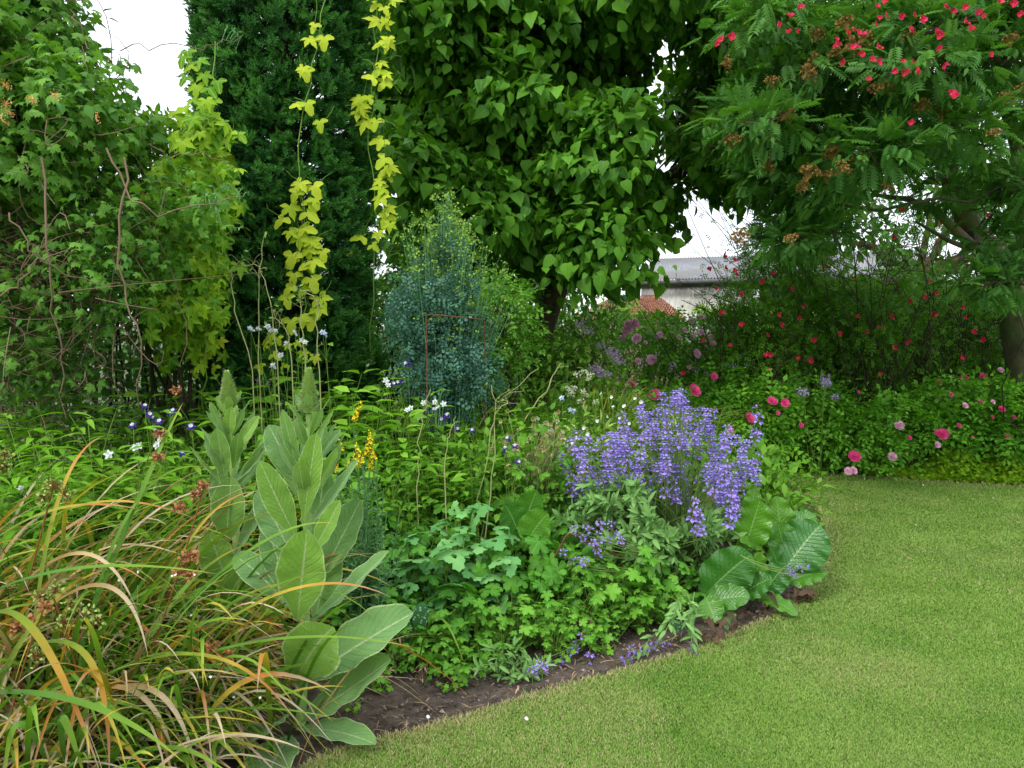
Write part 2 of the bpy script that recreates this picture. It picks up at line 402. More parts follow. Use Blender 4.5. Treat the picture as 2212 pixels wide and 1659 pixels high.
MT = dict(
    mulberry=leafmat('mulberry_leaf', g(.04, .13, .014), g(.15, .33, .04), .3, .5, rib=(.12, .26, .05), ribw=.12),
    yew=leafmat('yew_needle', g(.035, .12, .04), g(.11, .29, .07), .2, .5),
    hop=leafmat('golden_hop_leaf', g(.36, .46, .02), g(.58, .60, .05), .4, .5, rib=(.5, .55, .1), ribw=.12),
    hopg=leafmat('golden_hop_leaf_green', g(.10, .26, .02), g(.33, .46, .02), .4, .5, rib=(.4, .5, .1), ribw=.12),
    vine=leafmat('clematis_leaf', g(.07, .18, .02), g(.17, .33, .06), .35, .5, rib=(.16, .28, .1), ribw=.12),
    vined=leafmat('honeysuckle_leaf', g(.045, .13, .025), g(.09, .21, .045), .3, .45, rib=(.1, .2, .08), ribw=.12),
    lime=leafmat('lime_shrub_leaf', g(.12, .26, .02), g(.24, .36, .03), .4, .5),
    fresh=leafmat('fresh_green_leaf', g(.12, .28, .02), g(.24, .43, .05), .35, .5, rib=(.2, .36, .08), ribw=.1),
    mid=leafmat('mid_green_leaf', g(.08, .2, .02), g(.18, .34, .045), .35, .5, rib=(.14, .28, .07), ribw=.1),
    gera=leafmat('cranesbill_leaf', g(.055, .18, .02), g(.14, .34, .05), .3, .5, rib=(.13, .3, .07), ribw=.14),
    gery=leafmat('light_cranesbill_leaf', g(.08, .23, .02), g(.17, .36, .05), .3, .5, rib=(.22, .38, .09), ribw=.14),
    colb=leafmat('columbine_leaf', g(.11, .28, .12), g(.23, .44, .2), .25, .55),
    rue=leafmat('meadow_rue_leaf', g(.04, .12, .09), g(.10, .23, .15), .2, .5),
    ruest=leafmat('meadow_rue_stem', g(.09, .22, .15), g(.12, .28, .15), .1, .5),
    ruefl=leafmat('meadow_rue_bud', g(.18, .30, .06), g(.32, .42, .10), .2, .6),
    sage=leafmat('sage_leaf', g(.12, .24, .08), g(.22, .36, .15), .22, .7, rib=(.24, .34, .17), ribw=.12),
    sagest=leafmat('sage_stem', g(.13, .2, .06), g(.14, .2, .08), 0, .7),
    salv=leafmat('sage_flower', g(.26, .18, .60), g(.45, .35, .84), .3, .55, tcol=(1.1, 1, 1.2), mott=.15),
    calyx=leafmat('sage_calyx', g(.14, .05, .06), g(.17, .14, .10), .15, .6),
    mull=leafmat('mullein_leaf', g(.17, .29, .15), g(.22, .36, .07), .28, .85, edge=(.93, (.4, .5, .25)), rib=(.42, .52, .28), ribw=.07, sheen=.35, mott=.25, veins=.13, tcol=(1.25, 1.3, .4)),
    mullst=leafmat('mullein_stem', g(.26, .37, .14), g(.3, .4, .17), 0, .9, sheen=.4),
    mullbud=leafmat('mullein_bud', g(.32, .42, .14), g(.48, .55, .24), .1, .9, sheen=.4),
    berg=leafmat('bergenia_leaf', g(.035, .14, .025), g(.11, .26, .02), .22, .3, rib=(.2, .36, .1), ribw=.05, spec=.5, mott=.3, veins=.12),
    bergd=leafmat('bergenia_dead_leaf', g(.04, .028, .016), g(.10, .062, .036), .1, .7),
    strapg=leafmat('strap_leaf_green', 0, 0, .3, .45, ramp=[(0, g(.035, .09, .012)), (.35, g(.075, .19, .018)), (.85, g(.17, .29, .03)), (1.1, g(.4, .33, .05))]),
    strapo=leafmat('strap_leaf_orange', 0, 0, .3, .5, ramp=[(0, g(.06, .11, .015)), (.35, g(.17, .24, .02)), (.6, g(.42, .28, .04)), (.8, g(.42, .17, .04)), (.98, g(.34, .25, .16))], mott=.35),
    strapd=leafmat('strap_leaf_withered', 0, 0, .15, .8, ramp=[(0, g(.25, .15, .05)), (.35, g(.3, .2, .08)), (.6, g(.42, .33, .2)), (1, g(.36, .29, .21))], mott=.4),
    roseleaf=leafmat('rose_leaf', g(.10, .29, .03), g(.25, .52, .06), .28, .42, rib=(.12, .24, .06), ribw=.1),
    rosedark=leafmat('red_rose_leaf', g(.05, .15, .02), g(.13, .28, .03), .3, .5),
    rowan=leafmat('rowan_leaf', g(.055, .155, .04), g(.12, .26, .07), .35, .5),
    rowanb=leafmat('rowan_berry', g(.15, .12, .03), g(.26, .14, .035), .0, .6),
    hedge=leafmat('hedge_leaf', g(.04, .13, .015), g(.1, .22, .03), .3, .45),
    golden=leafmat('golden_edging_leaf', g(.15, .30, .02), g(.32, .45, .03), .3, .5),
    pale=leafmat('variegated_leaf', g(.3, .42, .1), g(.55, .6, .3), .3, .5),
    red=leafmat('red_petal', g(.55, .02, .06), g(.70, .05, .16), .3, .5, tcol=(1.1, .8, .8), mott=.1),
    magenta=leafmat('magenta_petal', g(.75, .05, .26), g(.88, .16, .40), .3, .5, tcol=(1.1, .8, 1), mott=.15),
    pink=leafmat('pink_petal', g(.8, .42, .58), g(.9, .66, .76), .3, .5, tcol=(1, .9, 1), mott=.15),
    lilac=leafmat('lilac_petal', g(.45, .32, .7), g(.6, .45, .8), .3, .5, tcol=(1, 1, 1), mott=.15),
    mauve=leafmat('mauve_fluff', g(.27, .18, .33), g(.42, .3, .5), .3, .7, tcol=(1, 1, 1)),
    white=leafmat('white_petal', g(.7, .74, .72), g(.82, .84, .8), .25, .5, tcol=(1, 1, 1), mott=.1),
    violet=leafmat('violet_petal', g(.07, .03, .28), g(.14, .06, .42), .3, .5, tcol=(1, .9, 1.2)),
    skyb=leafmat('pale_blue_petal', g(.5, .6, .85), g(.6, .68, .9), .3, .5, tcol=(1, 1, 1)),
    yellow=leafmat('yellow_petal', g(.75, .6, .02), g(.85, .72, .05), .3, .5, tcol=(1.1, 1, .6), mott=.1),
    orange=leafmat('honeysuckle_petal', g(.7, .3, .08), g(.75, .5, .25), .3, .5, tcol=(1, 1, .6)),
    peachy=leafmat('peach_bud', g(.34, .33, .12), g(.5, .36, .22), .2, .6),
    cream=leafmat('cream_floret', g(.5, .53, .35), g(.65, .68, .5), .2, .6, tcol=(1, 1, .9)),
    tflax=leafmat('toadflax_leaf', g(.10, .22, .12), g(.15, .29, .17), .2, .55),
    stemg=leafmat('green_stem', g(.12, .2, .04), g(.2, .28, .08), 0, .6),
    stemp=leafmat('pale_stem', g(.3, .32, .13), g(.38, .34, .2), 0, .7),
    twig=leafmat('brown_twig', g(.12, .08, .05), g(.24, .17, .11), 0, .85),
    twigd=leafmat('dark_twig', g(.035, .03, .02), g(.07, .055, .035), 0, .85),
    twigr=leafmat('red_stem', g(.16, .05, .02), g(.2, .09, .03), 0, .7),
    dryseed=leafmat('dry_seed_head', g(.22, .09, .03), g(.34, .17, .07), 0, .7),
    greenseed=leafmat('green_seed_pod', g(.22, .28, .08), g(.34, .36, .14), 0, .6),
    litter=leafmat('dry_litter', g(.16, .10, .06), g(.4, .28, .17), .1, .8),
    bark=surf('mulberry_bark', g(.035, .028, .018), g(.13, .09, .055), 9, .9, 8, .9, .04, (1, 1, .25)),
    barkr=surf('rowan_bark', g(.05, .045, .03), g(.16, .12, .08), 7, .9, 8, .8, .03, (1, 1, .5), c3=g(.07, .1, .04), s3=4),
    rust=surf('rusty_iron', g(.06, .025, .012), g(.16, .07, .035), 30, .8, 4, .5, .003),
)
# ================================================================== SETTING
edge_uv = [(560, 1720), (640, 1668), (700, 1632), (800, 1600), (900, 1578), (1000, 1550), (1100, 1518), (1200, 1488), (1300, 1462), (1400, 1432),
           (1480, 1408), (1560, 1380), (1640, 1345), (1710, 1305), (1765, 1255), (1790, 1200), (1785, 1140), (1760, 1090), (1720, 1050), (1670, 1020), (1600, 1000), (1500, 985)]
edge = np.array([G(u, v)[:2] for u, v in edge_uv])
far_uv = [(1500, 968), (1600, 980), (1700, 1012), (1780, 1022), (1900, 1032), (2000, 1040), (2100, 1046), (2230, 1052), (2500, 1060)]
far = np.array([G(u, v)[:2] for u, v in far_uv])
poly = np.concatenate([edge, far, [[9.0, 8.4]], [[9, .6]], [[-.4, .6]], [[-.62, 2.2]]])
def smooth_poly(p, it=1):
    for _ in range(it):
        q = np.roll(p, -1, axis=0); p = np.stack([p * .75 + q * .25, p * .25 + q * .75], 1).reshape(-1, 2)
    return p
poly = smooth_poly(poly, 2)
def inside(pt, pl):
    x, y = pt[:, 0], pt[:, 1]; c = np.zeros(len(pt), bool)
    for i in range(len(pl)):
        x1, y1 = pl[i - 1]; x2, y2 = pl[i]
        if y1 == y2: continue
        c ^= ((y1 > y) != (y2 > y)) & (x < (x2 - x1) * (y - y1) / (y2 - y1) + x1)
    return c
def edist(pt, pl):
    d = np.full(len(pt), 1e9)
    for i in range(len(pl)):
        a = pl[i - 1]; b = pl[i]; ab = b - a; L2 = (ab ** 2).sum() + 1e-12
        t = np.clip(((pt - a) @ ab) / L2, 0, 1); q = a + t[:, None] * ab
        d = np.minimum(d, np.hypot(*(pt - q).T))
    return d
# ground sheet
m = M(); S = 400
m.add(np.array([[[-S, -S, -.045], [S, -S, -.045], [S, S, -.045], [-S, S, -.045]]]), [[[0, 1, 2, 3]]])
tag(m.build('ground', surf('ground_earth', g(.05, .06, .025), g(.09, .12, .04), 1.5, .95)), kind='structure')
# soil of the bed
soilm = surf('garden_soil', g(.028, .020, .014), g(.115, .085, .062), 14, .95, 10, 1.0, .03, c3=g(.10, .08, .065), s3=26)
m = M(); nx, ny = 260, 260
xs = np.linspace(-5.5, 8.5, nx); ys = np.linspace(1.9, 12.5, ny)
gx, gy = np.meshgrid(xs, ys)
def fbm(x, y, s):
    return (np.sin(x * 2.1 * s + 1.3) * np.sin(y * 2.7 * s + .4) + .6 * np.sin(x * 5.3 * s + y * 3.1 * s) + .4 * np.sin(x * 9.7 * s - y * 11.3 * s + 2) + .3 * np.sin(x * 19 * s + y * 17 * s)) / 2.3
gz = -.018 + .012 * fbm(gx, gy, 2.2) + R.normal(size=gx.shape) * .003
e = edist(np.stack([gx.ravel(), gy.ravel()], 1), poly).reshape(gx.shape)
ins = inside(np.stack([gx.ravel(), gy.ravel()], 1), poly).reshape(gx.shape)
gz = np.where(ins, np.minimum(gz, -.03), gz)
i0 = (np.arange(ny - 1)[:, None] * nx + np.arange(nx - 1)[None]).ravel()
m.add(np.stack([gx, gy, gz], -1).reshape(1, -1, 3), [np.stack([i0, i0 + 1, i0 + nx + 1, i0 + nx], 1)])
tag(m.build('soil', soilm), kind='structure')
# lawn slab
def grassmat(name, blade=True):
    mm, nt, N, L = nodes(name)
    tc = N.new('ShaderNodeTexCoord')
    def noise(s, d, lo, hi):
        n = N.new('ShaderNodeTexNoise'); n.inputs['Scale'].default_value = s; n.inputs['Detail'].default_value = d; L.new(tc.outputs['Object'], n.inputs['Vector'])
        r = N.new('ShaderNodeMapRange'); r.inputs[1].default_value = lo; r.inputs[2].default_value = hi; L.new(n.outputs[0], r.inputs[0]); return r.outputs[0]
    at = N.new('ShaderNodeAttribute'); at.attribute_name = 'lf'
    sp = N.new('ShaderNodeSeparateXYZ'); L.new(at.outputs['Vector'], sp.inputs[0])
    rnd, t, dry = sp.outputs
    a = mixc(N, L, noise(2.2, 5, .35, .65), g(.138, .262, .036), g(.205, .325, .060))
    a = mixc(N, L, math_(N, L, 'MULTIPLY', noise(.9, 3, .5, .7), .5), a, g(.25, .31, .09))
    if blade:
        k = math_(N, L, 'MULTIPLY_ADD', rnd, .4, .85)
        vm = N.new('ShaderNodeVectorMath'); vm.operation = 'SCALE'; L.new(a, vm.inputs[0]); L.new(k, vm.inputs['Scale']); a = vm.outputs[0]
        dd = math_(N, L, 'GREATER_THAN', dry, .5)
        a = mixc(N, L, dd, a, g(.42, .37, .17))
    else:
        a = mixc(N, L, noise(60, 3, .3, .7), mixc(N, L, .25, a, g(.06, .08, .02)), a)
    pr = N.new('ShaderNodeBsdfPrincipled'); L.new(a, pr.inputs['Base Color']); pr.inputs['Roughness'].default_value = .6
    pr.inputs['Specular IOR Level'].default_value = .2
    out = N.new('ShaderNodeOutputMaterial')
    if blade:
        tr = N.new('ShaderNodeBsdfTranslucent'); L.new(a, tr.inputs[0]); mx = N.new('ShaderNodeMixShader'); mx.inputs[0].default_value = .3
        L.new(pr.outputs[0], mx.inputs[1]); L.new(tr.outputs[0], mx.inputs[2]); L.new(mx.outputs[0], out.inputs[0])
    else: L.new(pr.outputs[0], out.inputs[0])
    return mm
import bmesh
bm = bmesh.new(); vs = [bm.verts.new((x, y, 0.0)) for x, y in poly]
f = bm.faces.new(vs); f.normal_update()
if f.normal.z < 0: f.normal_flip()
ex = bmesh.ops.extrude_face_region(bm, geom=[f]); 
for v_ in [q for q in ex['geom'] if isinstance(q, bmesh.types.BMVert)]: v_.co.z = -.05
bmesh.ops.triangulate(bm, faces=bm.faces)
bmesh.ops.recalc_face_normals(bm, faces=bm.faces)
me = bpy.data.meshes.new('lawn'); bm.to_mesh(me); bm.free(); me.materials.append(grassmat('lawn_base', False))
o = bpy.data.objects.new('lawn', me); COL.objects.link(o); tag(o, kind='structure')
# grass blades
def grass():
    m = M()
    pts = []
    n = 1500000; y = 1.9 * (8.7 / 1.9) ** R.random(n); x = R.uniform(-1, 1, n) * (X(2300, 1) * y + .25)   # density falls smoothly as 1 / y^2
    p = np.stack([x, y], 1); p = p[x > -.95]
    q = p + R.normal(size=p.shape) * .012
    pts.append(p[inside(q, poly)])
    p = np.concatenate(pts); N = len(p)
    ed = edist(p, poly); ne = np.exp(-ed / .05)
    h = (.007 + .006 * R.random(N)) * (1 + 1.0 * ne * R.random(N)) * (1 + .1 * (p[:, 1] - 2.8).clip(0, 5))
    az = R.random(N) * 2 * PI; lean = .35 + .75 * R.random(N)
    w = (.0012 + .0009 * R.random(N)) * (1 + .32 * (p[:, 1] - 2.8).clip(0, 6))
    d = np.stack([np.cos(az), np.sin(az)], 1); s = np.stack([-d[:, 1], d[:, 0]], 1)
    v = np.zeros((N, 5, 3)); 
    v[:, 0, :2] = p - s * w[:, None]; v[:, 1, :2] = p + s * w[:, None]
    mid = p + d * (h * lean * .35)[:, None]
    v[:, 2, :2] = mid + s * w[:, None] * .8; v[:, 3, :2] = mid - s * w[:, None] * .8; v[:, 2, 2] = v[:, 3, 2] = h * .6
    v[:, 4, :2] = p + d * (h * lean)[:, None]; v[:, 4, 2] = h
    pd = .025 + .6 * ne + .14 * np.clip(fbm(p[:, 0], p[:, 1], 1.1) - .1, 0, 1) + .15 * (p[:, 1] < 3.3) * (p[:, 0] < .6)
    dry = (R.random(N) < pd)
    lf = np.zeros((N, 5, 3)); lf[..., 0] = R.random(N)[:, None]; lf[:, 4, 1] = 1; lf[..., 2] = dry[:, None]
    m.add(v, [np.array([[0, 1, 2, 3]]), np.array([[3, 2, 4]])], lf)
    tag(m.build('lawn_grass', grassmat('lawn_blade'), smooth=False), 'short mown green grass of the lawn with yellowing patches', 'grass', kind='stuff')
grass()
# soil crumbs, stones and dry bits near the visible edge
def soil_bits():
    m = M(); ico = []
    def crumb(p, r, mi):
        k = 8; d = nrm(np.array([[1, 0, 0], [-1, 0, 0], [0, 1, 0], [0, -1, 0], [0, 0, 1.], [0, 0, -1.]]) + rv(6, .25)) * (r * (1 + rv(6, .15)[:, :1]))
        f = [[0, 2, 4], [2, 1, 4], [1, 3, 4], [3, 0, 4], [2, 0, 5], [1, 2, 5], [3, 1, 5], [0, 3, 5]]
        m.add((d * [1, 1, .7] + p)[None], [np.array(f)], None, mi)
    for i in range(1500):
        t = R.random(); k = R.integers(2, 16); a = edge[k] * (1 - t) + edge[k + 1] * t
        n = np.array([-(edge[k + 1] - edge[k])[1], (edge[k + 1] - edge[k])[0]]); n /= np.hypot(*n)
        q = a + n * abs(R.normal()) * .22
        if inside(q[None], poly)[0]: continue
        crumb(np.array([q[0], q[1], -.012]), .003 + .009 * R.random() ** 3, 0 if R.random() < .8 else 1)
    o = m.build('soil_crumbs', [soilm, surf('small_stone', g(.2, .17, .13), g(.35, .31, .26), 12, .8)], smooth=False)
    tag(o, 'brown soil crumbs and little stones along the edge of the bed', 'soil crumbs', kind='stuff')
    m = M(); N = 420
    k = R.integers(2, 16, N); t = R.random(N)[:, None]; a = edge[k] * (1 - t) + edge[k + 1] * t
    e_ = edge[k + 1] - edge[k]; n = np.stack([-e_[:, 1], e_[:, 0]], 1); n /= np.hypot(n[:, 0], n[:, 1])[:, None]
    q = a + n * (np.abs(R.normal(size=N)) * .2)[:, None]
    p0 = np.concatenate([q, np.full((N, 1), -.004) + R.random((N, 1)) * .012], 1)
    az = R.random(N) * 6.28; L_ = .02 + .06 * R.random(N)
    d = np.stack([np.cos(az), np.sin(az), R.normal(size=N) * .15], 1) * L_[:, None]
    blades(m, p0, p0 + d * .5 + rv(N, .006) + [0, 0, .008], p0 + d, .002 + .008 * R.random(N) ** 3, [0, 0, 1], strap, 3, 3, .2)
    tag(m.build('plant_litter', MT['litter']), 'dry leaf scraps and straw scattered on the bare soil', 'plant litter', kind='stuff')
soil_bits()
# fallen petals on the lawn
m = M(); place(m, T_ROUND, [[0, 0, 0]], [[0, 1, 0]], [[0, 0, 1]], .018)
pet0 = m.build('fallen_petal', MT['pink']); me_pink = pet0.data
bpy.data.objects.remove(pet0)
cr6 = lambda x, y: (1272 + .425 * x, 663.6 + .425 * y)
pl = [cr6(*q) for q in ((1402, 850), (1510, 865), (1585, 880), (1352, 885), (1695, 902), (1660, 1103), (1692, 1126), (1950, 935), (1852, 915), (1780, 893), (2190, 1095), (1645, 912), (2050, 968), (2005, 890), (1400, 870), (1720, 900))]
for (u, v) in pl:
    o = bpy.data.objects.new('fallen_petal', me_pink); COL.objects.link(o); o.location = G(u, v, .034); o.rotation_euler = (R.normal() * .3, R.normal() * .3, R.random() * 6)
    tag(o, 'small pink petal fallen on the lawn in front of the rose bed', 'petal', 'pink rose petals fallen on the lawn')
mw = me_pink.copy(); mw.materials.clear(); mw.materials.append(MT['white'])
for (u, v), lb in zip(((1138, 1556), (925, 1552)), ('white petal lying on the near lawn', 'pale scrap of petal on the bare soil by the lawn edge')):
    o = bpy.data.objects.new('fallen_petal', mw); COL.objects.link(o); o.location = G(u, v, .025); o.rotation_euler = (.5, .2, .3); tag(o, lb, 'petal')
# ================================================================== SHED AND TILED OUTBUILDING
def box(m, a, b, mi=0):
    a = np.minimum(a, b); b = np.maximum(np.asarray(a), np.asarray(b)) if False else np.asarray(b)
    v = np.array([[x, y, z] for x in (a[0], b[0]) for y in (a[1], b[1]) for z in (a[2], b[2])], float)
    m.add(v[None], [np.array([[0, 1, 3, 2], [4, 6, 7, 5], [0, 4, 5, 1], [2, 3, 7, 6], [0, 2, 6, 4], [1, 5, 7, 3]])], None, mi)
def corr(m, p0, dx, dy, n, amp, thick=.03, mi=0, sub=6):
    """corrugated sheet: p0 corner, dx along (waves run across dx), dy up the slope"""
    dx = np.asarray(dx, float); dy = np.asarray(dy, float); nn = nrm(np.cross(dx, dy))
    k = n * sub; t = np.linspace(0, 1, k + 1); h = amp * np.cos(t * n * 2 * PI)
    a = p0 + t[:, None] * dx + h[:, None] * nn
    rows = [a, a + dy, a + dy - nn * thick, a - nn * thick]
    v = np.concatenate(rows); K = k + 1; q = []
    for r in range(4):
        b = r * K; c = ((r + 1) % 4) * K
        q += [[b + i, b + i + 1, c + i + 1, c + i] for i in range(k)]
    m.add(v[None], [np.array(q)], None, mi)
c0 = P(1385, 606, 31); c1 = P(1975, 596, 27)
ze = c0[2] - .05
ax = np.array([c1[0] - c0[0], c1[1] - c0[1], 0]); LW = np.linalg.norm(ax); ax = nrm(ax); dn = np.array([-ax[1], ax[0], 0])     # dn points away
sh = root('farm_shed', 'large grey corrugated farm shed beyond the hedge, seen through the gap between the trees', 'shed', (c0[0], c0[1], 0))
base0 = np.array([c0[0], c0[1], 0.])
wallm = surf('pale_corrugated_wall', g(.40, .39, .35), g(.60, .58, .52), 3, .7, 5, .2, .01, (4, 4, .4), c3=g(.33, .32, .28), s3=1.5)
roofm = surf('grey_fibre_cement_roof', g(.17, .175, .185), g(.27, .275, .29), 4, .85, 6, .3, .01, c3=g(.2, .2, .19), s3=.7)
darkm = surf('dark_shed_interior', g(.05, .05, .05), g(.1, .1, .095), 3, .9)
WL = 4.0        # pale clad stretch
m = M(); corr(m, base0 + dn * .05, ax * WL, [0, 0, ze - .22], 22, .02, .03); m.build('clad_wall', wallm, sh)
m = M()
q = base0 + ax * WL
for s_, w_, th in ((q, .18, .25),): 
    v = np.array([q + ax * a_ + dn * b_ + [0, 0, z_] for a_ in (0, w_) for b_ in (-.08, .2) for z_ in (0, ze - .1)])
    m.add(v[None], [np.array([[0, 1, 3, 2], [4, 6, 7, 5], [0, 4, 5, 1], [2, 3, 7, 6], [0, 2, 6, 4], [1, 5, 7, 3]])])
m.build('corner_post', surf('grey_post', g(.2, .2, .2), g(.3, .3, .29), 6), sh)
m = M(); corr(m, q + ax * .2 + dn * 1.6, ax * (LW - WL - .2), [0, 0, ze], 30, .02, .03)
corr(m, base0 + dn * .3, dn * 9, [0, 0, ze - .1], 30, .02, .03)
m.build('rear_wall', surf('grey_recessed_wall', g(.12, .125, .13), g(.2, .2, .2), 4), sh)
ridge = P(1430, 558, 34.5)[2]
m = M(); corr(m, base0 - dn * .35 - ax * .5 + [0, 0, ze + .06], ax * (LW + 1), dn * 5.0 + [0, 0, ridge - ze], 90, .035, .02, sub=5)
corr(m, base0 + dn * 4.65 - ax * .5 + [0, 0, ridge + .06], ax * (LW + 1), dn * 5.0 - [0, 0, ridge - ze], 90, .035, .02, sub=4)
roof_o = m.build('roof', roofm, sh)
m = M(); tube(m, np.array([base0 - dn * .42 - ax * .4 + [0, 0, ze - .06] + ax * t for t in np.linspace(0, LW + .8, 8)]), .08, 8)
m.build('gutter', surf('dark_gutter', g(.06, .06, .06), g(.11, .11, .11), 5), sh).parent = roof_o
m = M(); v = np.array([base0 + ax * t + dn * d_ + [0, 0, z_] for t in (0, WL) for d_ in (-.02, .1) for z_ in (ze - .24, ze + .02)])
m.add(v[None], [np.array([[0, 1, 3, 2], [4, 6, 7, 5], [0, 4, 5, 1], [2, 3, 7, 6], [0, 2, 6, 4], [1, 5, 7, 3]])]); m.build('fascia', darkm, sh)
# tiled outbuilding
tb = root('tiled_outbuilding', 'low outbuilding with a red clay tiled roof in front of the shed', 'outbuilding', (X(1420, 20), 20, 0))
tl, tr_, bl, br = P(1330, 642, 23.), P(1418, 640, 22.4), P(1240, 690, 20), P(1482, 690, 19.4)
m = M(); nrow, ncol = 14, 34
for i in range(nrow):
    for j in range(ncol):
        s0, s1 = j / ncol, (j + .93) / ncol; r0, r1 = i / nrow, (i + 1.12) / nrow
        def q(s, r, lift):
            a = bl * (1 - s) + br * s; b = tl * (1 - s) + tr_ * s; return a * (1 - r) + b * r + np.array([0, -.01, lift])
        j1 = R.random() * .01
        v = np.array([q(s0, r0, .06 + j1), q((s0 + s1) / 2, r0, .085 + j1), q(s1, r0, .05), q(s1, r1, .01), q((s0 + s1) / 2, r1, .03), q(s0, r1, .015), q(s0, r0, .03), q(s1, r0, .02)])
        lf = np.zeros((1, 8, 3)); lf[..., 0] = R.random()
        m.add(v[None], [np.array([[0, 1, 4, 5], [1, 2, 3, 4], [6, 7, 2, 0]])], lf)
m.build('tiled_roof', leafmat('clay_tile', g(.24, .10, .06), g(.38, .19, .12), 0, .85, mott=.35), tb, smooth=False)
m = M(); v = np.array([[bl[0] + .1, 20.1, 0], [br[0] - .1, 19.6, 0], [tr_[0], 23, 0], [tl[0], 23.4, 0], bl + [.1, .1, -.02], br + [-.1, .2, -.02], tr_ + [0, .3, -.05], tl + [0, .3, -.05]])
m.add(v[None], [np.array([[0, 1, 5, 4], [1, 2, 6, 5], [2, 3, 7, 6], [3, 0, 4, 7]])]); m.build('wall', surf('old_brick_wall', g(.2, .12, .09), g(.32, .22, .17), 9), tb)
# ================================================================== TREES AND BIG SHRUBS
def poly_lobes(puv, N, D0, D1, r0, r1, seed=0, flat=1.0, margin=.8):
    rg = np.random.default_rng(seed); pl = np.array(puv, float); out = []
    lo, hi = pl.min(0), pl.max(0); tries = 0
    while len(out) < N and tries < 20000:
        tries += 1
        c = rg.uniform(lo, hi); D = rg.uniform(D0, D1); r = rg.uniform(r0, r1)
        if not inside(c[None], pl)[0]: continue
        if edist(c[None], pl)[0] < r * margin * F / D: continue
        out.append((P(c[0], c[1], D), np.array([r, r, r * flat])))
    return out
def crown_part(rt, name, lobes, dens, T, size, mat, **k):
    m = M(); sh = k.pop('shell', .5); lp = k.pop('lump', .2); up = k.pop('up', .3); ins_ = k.pop('inside', .6)
    p, n = lobes_pts(lobes, dens, sh, lp, up, ins_)
    ok = p[:, 2] > .03; p, n = p[ok], n[ok]
    leafy(m, T, p, n, size, **k)
    return m.build(name, mat, rt), p
def limbs(m, start, lobes, r0, r1, bow=.1, n=7, sides=7):
    for c, r in lobes:
        tube(m, rough_path(start, c, bow, n, .015), np.linspace(r0, r1, n + 1), sides)
def twigs(m, lobes, k, r=.006, bow=.1):
    a, b = [], []
    for c, rr in lobes:
        d = nrm(R.normal(size=(k, 3))); a.append(np.repeat(np.asarray(c)[None], k, 0)); b.append(c + d * rr * .95)
    stems(m, np.concatenate(a), np.concatenate(b), r, r * .4, bow)
# ---------------- mulberry
mb = P(1160, 760, 9.3); mb[2] = 0
tree = root('mulberry_tree', 'large mulberry tree with heart-shaped drooping leaves right of the dark columnar yew', 'tree', mb)
ML = poly_lobes([(770, -120), (1480, -120), (1460, 60), (1408, 90), (1405, 200), (1395, 300), (1400, 380), (1485, 410), (1455, 490), (1395, 560), (1375, 650), (1350, 720), (1250, 705), (1200, 630), (1150, 630), (1060, 610), (900, 590), (770, 540)], 135, 7.2, 10.3, .26, .6, 3, .8, .55)
ML += poly_lobes([(1400, -150), (1700, -150), (1760, 300), (1640, 430), (1590, 470), (1530, 400), (1425, 340), (1450, 210), (1455, 60), (1400, 0)], 44, 8.0, 10.2, .25, .5, 4, .7, .5)
ML += poly_lobes([(790, -150), (1450, -150), (1450, -600), (790, -600)], 14, 7.6, 10.5, .7, .95, 5, .6)
crown_part(tree, 'crown', ML, 215, T_HEART, .105, MT['mulberry'], droop=.8, out=.75, jit=.6, face=.7, up=.35, nj=.42, shell=.65, svar=.6, lump=.3)
m = M()
fork = P(1290, 470, 9.4)
t1 = np.array([mb, P(1165, 720, 9.3), P(1185, 660, 9.3), P(1225, 560, 9.35), fork])
tube(m, t1, [.2, .165, .15, .15, .13], 12)
m.build('trunk', MT['bark'], tree)
lm = M()
def limb(pts, r0, r1): lm_p = np.array(pts); tube(lm, lm_p, np.linspace(r0, r1, len(pts)), 8)
limb([fork, P(1330, 440, 9.3), P(1400, 410, 9.3), P(1470, 370, 9.2), P(1520, 310, 9.2), P(1530, 240, 9.2), P(1550, 120, 9.3)], .11, .06)
limb([P(1470, 372, 9.2), P(1525, 335, 9.2), P(1600, 280, 9.3)], .05, .02)
limb([fork, P(1270, 330, 9.4), P(1200, 180, 9.4), P(1150, 0, 9.4)], .12, .06)
limb([P(1225, 560, 9.35), P(1150, 430, 9.2), P(1040, 330, 9.0), P(900, 230, 9)], .09, .04)
limb([P(1225, 560, 9.35), P(1080, 520, 9), P(930, 470, 8.6)], .07, .03)
limb([P(1270, 330, 9.4), P(1340, 160, 9.2), P(1400, 20, 9.2)], .07, .03)
limb([P(1240, 520, 9.35), P(1330, 560, 8.8), P(1380, 600, 8.6)], .05, .02)
limbs(lm, fork, ML[::4], .025, .008, .15)
twigs(lm, ML, 4, .005)
lm.build('limbs', MT['bark'], tree)
